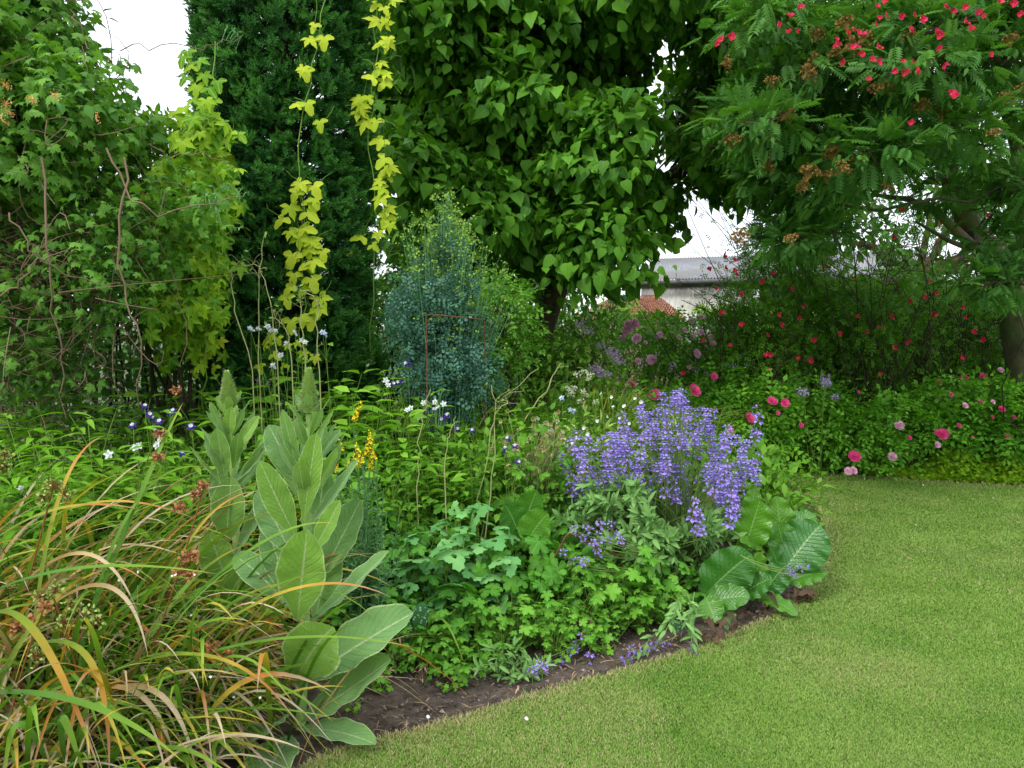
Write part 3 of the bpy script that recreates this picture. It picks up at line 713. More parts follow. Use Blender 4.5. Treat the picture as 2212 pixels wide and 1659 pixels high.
# ---------------- yew column
def yew(uc, D, rx, ztop, label, dens=900, zr=0):
    c = np.array([X(uc, D), D, 0.])
    rt = root('columnar_yew', label, 'tree', c)
    m = M()
    def surf_pts(n, depth):
        az = R.random(n) * 2 * PI; z = .05 + R.random(n) * (ztop - .05)
        bulge = 1 + .07 * np.sin(az * 5 + z * 2.1) + .06 * np.sin(az * 9 - z * 3.3) + .05 * np.sin(z * 7 + az * 3)
        prof = rx * (1 - .22 * (z / ztop) ** 3) * np.minimum(1, .84 + z * .12) * np.sqrt(np.clip((ztop - z) / .6, 0, 1))
        r = prof * bulge * (1 - depth * R.random(n) ** 1.3)
        o_ = np.stack([np.cos(az), np.sin(az), np.zeros(n)], 1)
        return np.stack([c[0] + r * np.cos(az), D + r * np.sin(az), z], 1), o_
    nt_ = int(2 * PI * rx * ztop * dens / 9)
    tp, to = surf_pts(nt_, .2)
    td = nrm(to * .9 + [0, 0, .75] + rv(nt_, .25)); k = 11
    pp = np.repeat(tp, k, 0) + rv(nt_ * k, .022); dd = np.repeat(td, k, 0) + rv(nt_ * k, .42)
    place(m, T_YEW, pp, dd, np.repeat(to, k, 0) + rv(nt_ * k, .3), .078 * (1 + .35 * (R.random(nt_ * k) * 2 - 1)), rnd=(np.repeat(R.random(nt_), k) * .7 + .3 * R.random(nt_ * k)))
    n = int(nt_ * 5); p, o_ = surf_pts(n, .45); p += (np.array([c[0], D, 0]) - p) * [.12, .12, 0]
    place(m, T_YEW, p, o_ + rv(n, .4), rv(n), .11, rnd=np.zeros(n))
    m.build('crown', MT['yew'], rt)
    m = M()
    tube(m, [c, c + [0, 0, ztop * .9]], [.14, .04], 8)
    a, b = [], []
    sel = R.choice(n, 700, False)
    q = p[sel % n]; s0 = np.stack([np.full(700, c[0]), np.full(700, D), np.maximum(q[:, 2] - .5, .03)], 1)
    stems(m, s0, q, .012, .004, .05)
    m.build('trunk', MT['twigd'], rt)
yew(628, 6.1, .64, 5.2, 'dark green columnar yew with golden hop trailing down its face')
yew(506, 8.4, .34, 5.6, 'second, farther yew showing as a dark strip at the top left of the big yew', 700)
# ---------------- left climber-covered shrub
ls = root('climber_covered_shrub', 'tall tangled shrub covered in clematis and honeysuckle at the left edge', 'shrub', (X(-60, 4.5), 4.5, 0))
LA = poly_lobes([(-250, -150), (165, -150), (195, 60), (235, 200), (330, 290), (380, 420), (320, 470), (150, 450), (-250, 430)], 42, 4.0, 5.2, .22, .42, 11, .8, .5)
crown_part(ls, 'clematis_leaves', LA, 230, T_VINE, .088, MT['vine'], droop=.6, out=.8, jit=.5, face=.5, shell=.7)
crown_part(ls, 'honeysuckle_leaves', [(c + [0, .1, 0], r * .9) for c, r in LA], 210, T_OVAL, .075, MT['vined'], droop=.3, out=.8, jit=.6, face=.5, shell=.9)
LB = poly_lobes([(-250, 380), (330, 400), (400, 520), (330, 640), (250, 690), (230, 850), (-250, 900)], 34, 4.2, 5.3, .22, .4, 12, .9, .5)
LC = poly_lobes([(290, 380), (400, 330), (500, 420), (470, 560), (400, 650), (280, 660)], 16, 4.2, 4.7, .1, .18, 13, .9, .4)
crown_part(ls, 'lower_leaves', LB + LC, 125, T_VINE, .07, MT['vine'], droop=.5, out=.7, jit=.6, face=.5, shell=.9)
crown_part(ls, 'small_leaves', [(c + [0, .12, 0], r) for c, r in LB], 240, T_OVAL, .045, MT['vined'], droop=.2, out=.7, jit=.6, face=.4, shell=.9)
LD = poly_lobes([(-300, 60), (40, 60), (130, 240), (280, 400), (330, 800), (-300, 900)], 26, 5.4, 6.6, .4, .6, 14, .9, .4) + poly_lobes([(270, 480), (500, 480), (500, 680), (270, 680)], 7, 5.6, 6.6, .28, .4, 15, .6, .3)
crown_part(ls, 'shading_foliage', LD, 150, T_OVAL, .09, MT['vined'], droop=.3, shell=.9)  # extra leaf mass added to roof the hollow and darken the hedge behind
m = M(); n = 900
a = np.concatenate([blob(c, r, 45, .6)[0] for c, r in LB] + [blob(c, r, 12, .6)[0] for c, r in LA]); 
b = a + rv(len(a), .16) + np.array([.05, -.04, -.06]); 
k_ = R.random(len(a)) < .6; stems(m, a[k_], b[k_], .003, .0015, .3, seg=5)
a2 = a[R.choice(len(a), 160, False)]; stems(m, a2, a2 + rv(160, .3) + [.1, -.05, -.1], .004, .0015, .3, seg=6)
m.build('dead_twigs', MT['twig'], ls)
m = M()
for (pp, r) in (([P(268, 340, 4), P(262, 480, 3.9), P(268, 640, 3.9), P(305, 720, 3.9), P(300, 880, 4.1)], .008), ([P(230, 320, 3.8), P(280, 430, 3.8), P(330, 455, 3.8), P(440, 440, 3.9), P(525, 425, 4.0)], .007),
                ([P(90, 340, 3.9), P(105, 540, 3.85), P(120, 700, 3.9), P(130, 850, 4)], .008), ([P(320, 310, 3.8), P(360, 335, 3.9), P(450, 330, 4), P(520, 375, 4.1)], .004),
                ([P(260, 110, 4), P(350, 100, 4), P(470, 95, 4.1), P(520, 78, 4.2)], .004), ([P(20, 460, 3.8), P(70, 540, 3.8), P(150, 600, 3.9), P(260, 610, 4)], .006),
                ([P(0, 640, 3.8), P(90, 560, 3.8), P(170, 520, 3.9)], .006), ([P(150, 20, 4), P(185, 80, 4), P(190, 160, 4)], .005)):
    q = np.array(pp); t = np.linspace(0, len(q) - 1, 14); q = np.stack([np.interp(t, range(len(q)), q[:, i]) for i in range(3)], 1); q[1:-1] += rv(12, .012)
    tube(m, q, np.linspace(r * .75, r * .35, 14), 5)
m.build('woody_stem', MT['twig'], ls)
for (u0, v0, u1, v1, D) in ((440, 440, 525, 425, 3.95), (470, 95, 525, 75, 4.15), (450, 430, 500, 520, 4), (430, 445, 515, 400, 4)):
    m = M(); a = P(u0, v0, D); b = P(u1, v1, D); 
    for i in range(7):
        t = i / 6; q = a * (1 - t) + b * t; e_ = q + rv(1, .035)[0] + [0, 0, .01]
        tube(m, bez(q, (q + e_) / 2 + [0, 0, .02], e_, 3), .002, 3); place(m, T_OVAL, np.repeat(e_[None], 2, 0), rv(2), rv(2) + [0, 0, 1], .022)
    m.build('curled_tip', MT['tflax'], ls)
# honeysuckle flowers
def honeysuckle():
    m = M(); n = 11
    az = np.arange(n) * 2.4; d = np.stack([np.cos(az) * .8, np.sin(az) * .8, .3 + .5 * R.random(n)], 1); p0 = np.zeros((n, 3)); L = .045
    blades(m, p0, d * L * .6, d * L + [0, 0, -.012], .007, d[:, [1, 2, 0]], strap, 4, 3, .3)
    blades(m, d * L, d * L * 1.2, d * L * 1.3 + [0, 0, -.02], .009, d[:, [1, 2, 0]], strap, 3, 3, .3)
    return m.build('honeysuckle_flower', MT['orange'], ls)
hf = honeysuckle(); first = True
for (u, v) in ((12, 225), (18, 240), (5, 262), (118, 205), (10, 185), (205, 255), (72, 215)):
    o = hf if first else hf.copy()
    if not first: COL.objects.link(o); o.parent = ls
    first = False
    o.location = Vector([float(a_) for a_ in P(u, v, 3.72)]) - ls.location; o.rotation_euler = (R.normal(), R.normal(), R.random() * 6); o.scale = (.6,) * 3
hf.data.transform(__import__('mathutils').Matrix.Translation(ls.location))
# ---------------- dark shrub behind, lime shrub, golden hops
def shrub(name, label, cat, lobes, dens, T, size, mat, tw=12, twm='twigd', base=None, group=None, **k):
    c0 = np.mean([c for c, r in lobes], 0); base = np.array([c0[0], c0[1], 0]) if base is None else np.asarray(base)
    rt = root(name, label, cat, base, group)
    crown_part(rt, 'foliage', lobes, dens, T, size, mat, **k)
    m = M()
    for c, r in lobes:
        b_ = base + [R.normal() * .08, R.normal() * .08, 0]
        tube(m, rough_path(b_, c, .12, 6, .03), np.linspace(.016, .006, 7), 5)
    twigs(m, lobes, tw, .003)
    m.build('stems', MT[twm], rt)
    return rt

shrub('lime_green_shrub', 'yellow-green small-leaved shrub rising between the left climber and the yew', 'shrub',
      poly_lobes([(230, 340), (300, 270), (450, 270), (520, 380), (500, 600), (260, 600)], 16, 5.3, 6.3, .2, .34, 22, margin=.5), 260, T_OVAL, .06, MT['lime'], droop=.2)
def hop(label, polyuv, N, D0, D1, seed, dens, size, mat, vine=None, extra=(), loc=None, T=None):
    lb = poly_lobes(polyuv, N, D0, D1, .08, .2, seed, margin=.35) if N else []
    pts = np.array([c for c, r in lb] + [P(*e_[:3]) for e_ in extra]); b = loc if loc is not None else (pts[:, 0].mean(), pts[:, 1].mean(), 0)
    rt = root('golden_hop', label, 'climber', b)
    m = M()
    if N:
        p, n_ = lobes_pts(lb, dens, .95, .35, 0, .3)
        n_ = nrm(n_ + [0, -.8, .1]); leafy(m, T_HOP5, p, n_, size, droop=1.0, out=.45, jit=.35, face=.35, svar=.35, nj=.25)
    for (u, v, D, s, az) in extra:
        q = P(u, v, D); d = np.array([math.sin(az), -.35, -math.cos(az) * .9]); place(m, T_HOP if R.random() < .6 else T_HOP5, [q], [d], [[.15 * R.normal(), -.8, .65]], s)
    m.build('leaves', mat, rt)
    m = M()
    for vp in vine or []:
        q = np.array([P(*x) for x in vp]); t = np.linspace(0, len(q) - 1, 20); q = np.stack([np.interp(t, range(len(q)), q[:, i]) for i in range(3)], 1); q[1:-1] += rv(18, .012)
        tube(m, q, .004, 5)
    for c in pts[:60]: tube(m, rough_path(c, c + rv(1, .1)[0] + [0, .05, .05], .2, 4), .002, 3)
    m.build('vine', MT['stemg'], rt)
hop('bushy golden hop with yellow-green lobed leaves left of the yew, over a dark hollow', [(290, 480), (330, 400), (380, 330), (420, 270), (455, 230), (470, 250), (480, 280), (520, 300), (500, 420), (480, 620), (480, 740), (430, 800), (380, 760), (300, 660), (280, 560)], 80, 4.75, 5.6, 31, 120, .14, MT['hopg'],
    [[(440, 900, 5.2), (440, 700, 5.1), (450, 500, 5.0), (455, 250, 5.1), (465, 90, 5.2)]],
    [(u, v, 4.9, .13 + .04 * R.random(), R.normal() * .6) for u, v in ((440, 230), (455, 245), (425, 250), (500, 285), (470, 280), (395, 120), (430, 130), (450, 190), (415, 215), (390, 250), (485, 265), (445, 600), (470, 640), (430, 690), (455, 720), (400, 700), (405, 110), (418, 140), (440, 160), (402, 165), (425, 185), (460, 215), (455, 270), (430, 280), (405, 235), (488, 300), (515, 290), (470, 175), (445, 300), (380, 240), (465, 330), (500, 395), (490, 440), (478, 350))])
e1 = []
for (u, v, s) in ((680, 52, .1), (700, 80, .14), (668, 83, .12), (660, 150, .13), (655, 145, .1), (662, 222, .14), (645, 225, .1), (690, 262, .12)): e1.append((u, v, 5.38, s * 1.35, R.normal() * .7))
for i in range(36):
    t = i / 35; u = 655 + 28 * math.sin(i * 2.1) + 20 * t * 0 + R.normal() * 12; v = 400 + 285 * t + R.normal() * 8
    if i in (3, 9, 30, 32): continue
    e1.append((u, v, 5.36 + .04 * R.random(), .16 + .06 * R.random(), R.normal() * .7))
hop('strand of golden hop with bright yellow leaves trailing down the middle of the yew', [], 0, 0, 0, 0, 0, 0, MT['hop'], [[(650, 760, 5.4), (660, 600, 5.4), (665, 420, 5.4), (640, 330, 5.42), (665, 200, 5.42), (690, 60, 5.42), (700, -40, 5.45)]], e1)
e2 = []
for i in range(44):
    t = i / 43; v = -20 + 570 * t + R.normal() * 8; u = 815 + 16 * math.sin(v * .02) + R.normal() * 12
    e2.append((u + R.normal() * 8, v, 5.65 + .1 * R.random(), .13 + .08 * R.random(), R.normal() * 1.0)) if R.random() < .85 else None
hop('golden hop climbing the right-hand edge of the yew beside the mulberry leaves', [], 0, 0, 0, 0, 0, 0, MT['hop'], [[(800, 760, 5.8), (815, 500, 5.75), (800, 300, 5.75), (815, 100, 5.75), (810, -30, 5.75)]], e2)
e3 = [(u, v, 5.35, .09 + .04 * R.random(), R.normal()) for u, v in ((600, 730), (585, 725), (655, 690), (590, 765), (610, 790), (640, 740), (560, 790), (620, 745), (655, 760), (680, 770), (570, 745), (450, 760), (465, 790), (475, 735), (440, 770), (420, 800))]
hop('low yellow hop leaves at the foot of the yew among the tall columbine stems', [], 0, 0, 0, 0, 0, 0, MT['hop'], [[(560, 860, 5.4), (600, 760, 5.4), (655, 690, 5.4)]], e3)
# ---------------- rowan
rb = np.array([X(2235, 8.2), 8.2, 0]); row = root('rowan_tree', 'rowan tree with feathery leaves and rusty flower heads, its trunk at the right edge', 'tree', rb)
RL = poly_lobes([(1490, -150), (2350, -150), (2350, 520), (2250, 500), (2130, 360), (2000, 330), (1900, 390), (1820, 450), (1700, 460), (1620, 390), (1540, 340), (1530, 200)], 84, 5.4, 7.8, .22, .42, 41, .42, .5)
RL += poly_lobes([(1650, 430), (1720, 420), (1800, 470), (1790, 520), (1700, 580), (1650, 540)], 6, 6, 7.3, .22, .3, 42, .45, .4)
RL += poly_lobes([(1620, 440), (1900, 380), (2100, 330), (2300, 300), (2300, 620), (2180, 640), (2080, 500), (1900, 470), (1760, 560), (1680, 540)], 9, 5.9, 7.6, .14, .26, 44, .5, .4)
RL += [(P(2150, 610, 6.2), np.array([.3, .3, .14])), (P(2200, 540, 6.3), np.array([.35, .3, .18]))]
RL += poly_lobes([(1500, -150), (2400, -150), (2400, -600), (1500, -600)], 12, 5.6, 8, .5, .8, 43, .5)
_, RP = crown_part(row, 'crown', RL, 120, T_ROWAN, .14, MT['rowan'], droop=.12, out=.9, jit=.5, face=.75, up=.2, nj=.25, shell=.6)
m = M()
fk = P(2190, 640, 8.0)
tube(m, [rb, P(2225, 800, 8.2), P(2205, 700, 8.1), fk], [.24, .21, .19, .17], 12)
m.build('trunk', MT['barkr'], row)
lm = M()
limb([fk, P(2150, 560, 7.9), P(2095, 490, 7.8), P(2070, 420, 7.7), P(2040, 350, 7.6), P(2000, 300, 7.4), P(1900, 285, 7.2), P(1830, 275, 7.1), P(1700, 230, 6.8)], .14, .03)
limb([fk, P(2212, 560, 8), P(2220, 400, 8), P(2180, 250, 7.8), P(2100, 160, 7.6)], .12, .04)
limb([P(2095, 490, 7.8), P(2110, 540, 7.6), P(2020, 455, 7.4), P(1960, 430, 7.2), P(1880, 420, 7)], .06, .015)
limb([P(2040, 350, 7.6), P(2070, 250, 7.5), P(2080, 120, 7.4)], .05, .02)
limb([P(2070, 420, 7.7), P(2140, 380, 7.7), P(2212, 330, 7.6)], .06, .03)
limb([P(2000, 300, 7.4), P(1930, 380, 7.1), P(1800, 440, 6.8), P(1680, 450, 6.6)], .04, .01)
limb([P(1830, 275, 7.1), P(1840, 180, 7), P(1830, 60, 7)], .03, .012)
limb([P(2150, 560, 7.9), P(2050, 520, 7.7), P(1980, 480, 7.6)], .035, .012)
ends = [P(1880, 285, 7.2), P(2040, 350, 7.6), P(2080, 120, 7.4), P(1800, 440, 6.8), P(2212, 330, 7.6)]
for c, r in RL[:54]:
    s_ = min(ends, key=lambda e_: np.linalg.norm(e_ - c)); tube(lm, rough_path(s_, c, .15, 6, .03), np.linspace(.016, .006, 7), 5)
twigs(lm, RL, 9, .005)
lm.build('limbs', MT['barkr'], row)
def corymb():
    m = M(); n = 60
    az = R.random(n) * 6.28; r = .06 * R.random(n) ** .5; p = np.stack([r * np.cos(az), r * np.sin(az), .02 - r * r * 5 + R.normal(size=n) * .006], 1)
    place(m, T_ROUND, p, rv(n) + [0, 0, .5], rv(n), .017)
    place(m, T_ROUND, p, rv(n) + [0, 0, .5], rv(n), .017)
    stems(m, np.repeat([[0, 0, -.06]], 25, 0), p[:25], .001, .0008, .1)
    return m.build('flower_head', MT['rowanb'], None)
ch = corymb(); ch.parent = row; used = False
cr3 = lambda x, y: (1383 + .4334 * x, .4334 * y)
for (x, y) in ((838, 365), (860, 310), (975, 260), (880, 175), (1020, 115), (430, 315), (515, 585), (730, 570), (650, 655), (950, 770), (1010, 840), (635, 825), (840, 860), (1170, 445), (1240, 440), (1410, 525), (1490, 570), (1530, 250), (1440, 310), (1630, 240), (1820, 490), (1230, 935), (810, 930), (930, 875), (1760, 665), (1840, 200), (1050, 230), (1120, 200), (660, 405), (1900, 440), (455, 700), (1340, 190), (1090, 790), (750, 1190), (500, 1190)):
    o = ch if not used else ch.copy()
    if used: COL.objects.link(o)
    used = True
    D = 5.2 + R.random() * .4; u, v = cr3(x, y)
    o.location = Vector([float(q) for q in P(u, v, D)]) - row.location; o.rotation_euler = (.5 + R.normal() * .3, R.normal() * .3, R.random() * 6); o.scale = (.8 + .35 * R.random(),) * 3
# ---------------- roses : bloom meshes
def petal(m, d, n, L, W, cup, p=(0, 0, 0)):
    p = np.asarray(p, float); side = nrm(np.cross(d, n))
    v = []; ta = []
    for t, w in ((0, .25), (.5, .95), (.85, 1), (1.02, .6)):
        for s in (-1, 0, 1):
            v.append(p + d * L * t + side * W * .5 * w * s + n * (cup * L * t * t + abs(s) * .12 * W)); ta.append([t, s])
    q = [[i * 3 + j, i * 3 + j + 1, i * 3 + j + 4, i * 3 + j + 3] for i in range(3) for j in range(2)]
    lf = np.zeros((1, 12, 3)); lf[0, :, 0] = R.random(); lf[0, :, 1:] = ta
    m.add(np.array(v)[None], [np.array(q)], lf)
def double_bloom(r, rings=((7, 1., .15), (6, .8, .5), (5, .55, 1.0), (4, .35, 1.6))):
    m = M()
    for k, (n, s, c) in enumerate(rings):
        for i in range(n):
            a = i / n * 6.28 + k + R.normal() * .15; d = np.array([math.cos(a), math.sin(a), 0]); z = .1 * k * r
            petal(m, nrm(d + [0, 0, c * .6]), nrm(np.array([0, 0, 1]) - d * c * .8), r * s, r * .75, .25, (0, 0, z))
    return m
def single_bloom(r):
    m = M()
    for i in range(5):
        a = i / 5 * 6.28; d = np.array([math.cos(a), math.sin(a), 0]); petal(m, nrm(d + [0, 0, .25 + .4 * R.random()]), nrm(np.array([0, 0, 1.]) + rv(1, .2)[0]), r * (.85 + .3 * R.random()), r * .92, .35)
    n = 12; place(m, T_ROUND, rv(n, r * .13) * [1, 1, .3] + [0, 0, r * .12], rv(n), rv(n) + [0, 0, 1], r * .22, 1)
    return m
def fluff(r, n, T=T_ROUND, s=.25, flat=.6):
    m = M(); d = nrm(R.normal(size=(n, 3))); p = d * [r, r, r * flat] * (.6 + .4 * R.random((n, 1)))
    place(m, T, p, rv(n), d + rv(n, .5), r * s); return m
class Bloom:
    """a flower mesh copied as a part of several plants"""
    def __init__(s, name, m, mats): s.o = m.build(name, mats, None); s.me = s.o.data; s.name = name; bpy.data.objects.remove(s.o)
    def put(s, rt, loc, up, sc=1., spin=None):
        o = bpy.data.objects.new(s.name, s.me); COL.objects.link(o); o.parent = rt
        o.location = Vector([float(a) for a in loc]) - rt.location
        q = Vector([float(a) for a in up]).to_track_quat('Z', 'Y'); from mathutils import Quaternion
        q = q @ Quaternion((0, 0, 1), R.random() * 6.28 if spin is None else spin)
        o.rotation_mode = 'QUATERNION'; o.rotation_quaternion = q; o.scale = (sc,) * 3
        return o
B_red = Bloom('rose_bloom', single_bloom(.034), [MT['red'], MT['yellow']])
B_mag = Bloom('rose_bloom', double_bloom(.048), MT['magenta'])
B_pink = Bloom('rose_bloom', double_bloom(.045), MT['pink'])
def facing(s=.8): return np.array([R.normal() * s, -1, .55 + R.normal() * s * .5])
# rambler in the rowan
RR = root('rambling_rose', 'red rambling rose with single blooms growing up through the top of the rowan', 'rose', (X(1900, 7.4), 7.4, 0))
rlb = poly_lobes([(1560, 40), (1700, -20), (2300, -60), (2300, 90), (2100, 190), (1850, 170), (1700, 120)], 18, 5.6, 6.6, .14, .26, 51, .6, .3)
crown_part(RR, 'foliage', rlb, 240, T_ROSES, .085, MT['rosedark'], droop=.2, shell=.8)
m = M()
for i, (c, r) in enumerate(rlb): tube(m, rough_path(P(2120, 300, 7.6) if i else [X(2245, 7.9), 7.9, 0], c, .12, 9, .02), np.linspace(.007, .003, 10), 5)
m.build('stems', MT['twigd'], RR)
up3 = [(390, 220), (405, 205), (457, 187), (745, 160), (778, 158), (800, 40), (745, 85), (685, 125), (1170, 125), (1190, 95), (1065, 155), (1030, 165), (1090, 170), (1120, 175), (1222, 80), (975, 200), (985, 232), (1055, 243), (1075, 238), (1100, 273), (1183, 240), (1150, 300), (1185, 312), (1305, 310), (1357, 312), (1345, 152), (1402, 100), (1362, 78), (1225, 12), (1180, 38), (1300, 80), (1470, 157), (1497, 170), (1535, 130), (1520, 38), (1552, 62), (1628, 38), (1617, 113), (1650, 150), (1720, 87), (1692, 68), (1785, 10), (1860, 20), (1900, 75), (1500, 245), (1505, 340), (1520, 325), (1330, 358), (1320, 362), (1375, 358), (1270, 358), (1140, 400), (1572, 475), (1550, 470), (1015, 320), (1740, 275), (1355, 615)]
for (x, y) in up3: B_red.put(RR, P(*cr3(x, y), 4.95 + .25 * R.random()), facing(), .55 + .28 * R.random())
# red shrub roses below: three arching thickets
lo3 = [(890, 852), (1442, 900), (1770, 1017), (1840, 1045), (1726, 1078), (1307, 1052), (1490, 1120), (1265, 1190), (980, 1224), (713, 1162), (672, 1262), (695, 1268), (727, 1310), (930, 1298), (908, 1335), (1270, 728), (415, 1277), (470, 1300), (422, 1337), (472, 1348), (478, 1373), (375, 1440), (348, 1337), (497, 1470), (665, 1367), (612, 1408), (750, 1443), (1060, 1393), (1440, 1405), (1475, 1468), (1560, 1466), (1690, 1280), (1835, 1292), (1860, 1330), (1418, 1482), (1350, 1500), (1603, 1535), (1783, 1477), (1088, 1583), (1248, 1581), (1462, 1568), (1191, 1637), (1670, 1655), (800, 1588), (685, 1570), (822, 1533), (700, 1620), (405, 1560), (1615, 1587)]
lo6 = [(675, 32), (960, 40), (975, 90), (1370, 52), (1533, 50), (1476, 107), (1274, 137), (1750, 38), (1962, 127), (1622, 175), (1605, 185), (1554, 210), (1892, 260), (1147, 168), (905, 245), (925, 245), (1062, 262), (1122, 273), (580, 175), (720, 198), (1482, 343), (910, 320), (485, 333), (2010, 165), (1415, 130), (780, 92), (905, 145)]
low = [cr3(*q) for q in lo3] + [cr6(*q) for q in lo6]
thick = []
for k, (uc, D, lb, polyuv) in enumerate(((1670, 9.0, 'red-flowered shrub rose in front of the shed end, left of the three thickets', [(1545, 600), (1600, 520), (1680, 430), (1780, 460), (1800, 830), (1540, 830), (1530, 640)]),
                                   (1870, 8.9, 'middle shrub rose thicket with many bare arching stems and scattered red blooms', [(1640, 520), (1720, 400), (1960, 350), (2050, 520), (2040, 830), (1720, 830)]),
                                   (2120, 9.2, 'red-flowered shrub rose thicket behind the rowan trunk', [(1960, 560), (2000, 380), (2300, 350), (2300, 830), (1960, 830)]))):
    rt = root('shrub_rose', lb, 'rose', (X(uc, D), D, 0), 'red shrub roses'); thick.append((uc, rt))
    lo = poly_lobes([(a, b) for a, b in polyuv], 30, D - .5, D + .7, .18, .38, 60 + k, .8, .4)
    if k == 0: lo += [(P(u_, v_, 8.9), np.array([.3, .3, .26])) for u_, v_ in ((1640, 560), (1700, 530), (1590, 640), (1650, 610), (1740, 570))]
    lo2 = poly_lobes([(uc - 140, 640), (uc + 150, 640), (uc + 150, 840), (uc - 150, 840)], 14, D - .4, D + .8, .3, .45, 70 + k, .9, .3)
    crown_part(rt, 'foliage', lo, 150 if k == 0 else 95, T_ROSES, .09, MT['rosedark'], droop=.2, shell=.9, lump=.3)
    crown_part(rt, 'lower_foliage', lo2, 210, T_ROSES, .095, MT['rosedark'], droop=.2, shell=.9, lump=.3)
    m = M(); n = 130; a = np.zeros((n, 3)); a[:, 0] = X(uc, D) + R.normal(size=n) * .35; a[:, 1] = D + R.normal(size=n) * .3
    az = R.random(n) * 6.28; Ls = .9 + (2.3 if k else 1.0) * R.random(n); b = a + np.stack([np.cos(az) * Ls * .6, np.sin(az) * Ls * .4, Ls], 1)
    stems(m, a, b, .008, .003, .12, seg=7, sides=4)
    j = R.choice(n, 90); q = a[j] * .35 + b[j] * .65; e9 = q + rv(90, .4) + [0, 0, .25]; stems(m, q, e9, .006, .003, .2, seg=5)
    lm9 = M()
    for f9 in np.linspace(.35, 1, 9):
        p9 = a + (b - a) * [f9, f9, f9] + rv(n, .06); leafy(lm9, T_ROSES, p9, rv(n), .09, droop=.1)
        p9 = q + (e9 - q) * f9 + rv(90, .05); leafy(lm9, T_ROSES, p9, rv(90), .085, droop=.1)
    lm9.build('stem_leaves', MT['rosedark'], rt)
    m.build('arching_stems', MT['twigd'], rt)
for (u, v) in low:
    rt = min(thick, key=lambda t: abs(t[0] - u))[1]
    B_red.put(rt, P(u, v, 8.1 + .25 * R.random()), facing(), .72 + .3 * R.random())
bt = poly_lobes([(1680, 560), (1700, 400), (1800, 300), (2350, 250), (2350, 800), (1600, 800)], 46, 11.8, 14.0, .45, .8, 121, .9, .45)
def bgtree():
    rt = root('background_tree', 'big leafy background tree behind the rowan and the red thickets', 'tree', (X(1980, 13), 13, 0))
    crown_part(rt, 'crown', bt, 32, T_OVAL, .17, MT['vined'], droop=.3, shell=.9, lump=.3)
    m = M(); f0 = P(1980, 600, 13); tube(m, [(X(1980, 13), 13, 0), f0], [.2, .14], 9); m.build('trunk', MT['bark'], rt)
    m = M()
    for c, r in bt[::2]: tube(m, rough_path(f0, c, .1, 6, .02), np.linspace(.07, .015, 7), 5)
    twigs(m, bt, 8, .012); m.build('limbs', MT['bark'], rt)
bgtree()
# ---------------- background hedge, shrubs, woodland
def hedge(name, label, x0, x1, y, z, depth, dens, mat, T=T_OVAL, size=.07):
    rt = root(name, label, 'hedge', ((x0 + x1) / 2, y, 0)); m = M(); W = x1 - x0
    n = int(W * z * dens); p = np.stack([R.uniform(x0, x1, n), y - depth / 2 + .25 * R.random(n) + .07 * np.sin(R.uniform(x0, x1, n) * 3), R.uniform(0, z, n)], 1)
    p[:, 1] += .08 * np.sin(p[:, 0] * 3.1) * np.sin(p[:, 2] * 4 + 1)
    leafy(m, T, p, np.tile([[0, -1, .1]], (n, 1)), size, droop=.2)
    n = int(W * depth * dens); p = np.stack([R.uniform(x0, x1, n), R.uniform(y - depth / 2, y + depth / 2, n), np.zeros(n)], 1); p[:, 2] = z - .15 * R.random(n) + .05 * np.sin(p[:, 0] * 4) + .04 * np.sin(p[:, 0] * 9.3)
    leafy(m, T, p, np.tile([[0, -.1, 1.]], (n, 1)), size, droop=-.1)
    n = int(W * z * dens * .4); p = np.stack([R.uniform(x0, x1, n), R.uniform(y - depth / 2 + .2, y + depth / 2, n), R.uniform(0, z - .1, n)], 1)
    leafy(m, T, p, rv(n), size)
    m.build('foliage', mat, rt)
    m = M(); n = int(W * 8); a = np.stack([R.uniform(x0, x1, n), y + R.normal(size=n) * .1, np.zeros(n)], 1); stems(m, a, a + rv(n, .12) + [0, 0, z * .9], .015, .006); m.build('stems', MT['twigd'], rt)
hedge('clipped_hedge', 'clipped green hedge below the shed, behind the pale pink climbing rose', X(1120, 12), X(1640, 12), 12, P(1400, 684, 12)[2], .9, 420, MT['hedge'])
hedge('field_hedge', 'loose yellow-green hedge far behind the red shrub roses', X(1500, 16), X(2900, 16), 16, P(1400, 668, 16)[2], 1.2, 120, MT['lime'], size=.12)
hedge('added_dark_hedge', 'dense dark hedge added to block sky light behind the tangled climber and the golden hop', X(-500, 7.4), X(560, 7.4), 7.4, 2.75, 1.0, 620, MT['vined'], size=.095)  # added as a dark enclosure behind the hollow, keeps sky light out
hedge('laurel_hedge', 'dark leafy hedge behind the arching red shrub roses at right', X(1560, 10.8), X(2700, 10.8), 10.8, 1.35, .9, 260, MT['hedge'], size=.09)
hedge('boundary_hedge', 'dark hedge filling the space behind the mulberry trunk and the yews', X(-600, 13.5), X(1345, 13.5), 13.5, 2.3, 1.2, 230, MT['vined'], size=.14)
shrub('rose_bush', 'old rose bush with yellowish buds between the blue meadow rue and the mulberry trunk', 'rose', poly_lobes([(1010, 620), (1090, 590), (1130, 650), (1150, 770), (1130, 860), (1020, 860)], 14, 5.9, 6.7, .16, .3, 81, margin=.4), 190, T_ROSE, .085, MT['gery'], droop=.1, shell=.8)
shrub('shade_shrub', 'mid green leafy shrub in the shade under the mulberry', 'shrub', poly_lobes([(1150, 700), (1320, 690), (1330, 860), (1150, 870)], 12, 7.6, 8.6, .22, .38, 82, margin=.4), 150, T_OVAL, .075, MT['mid'])
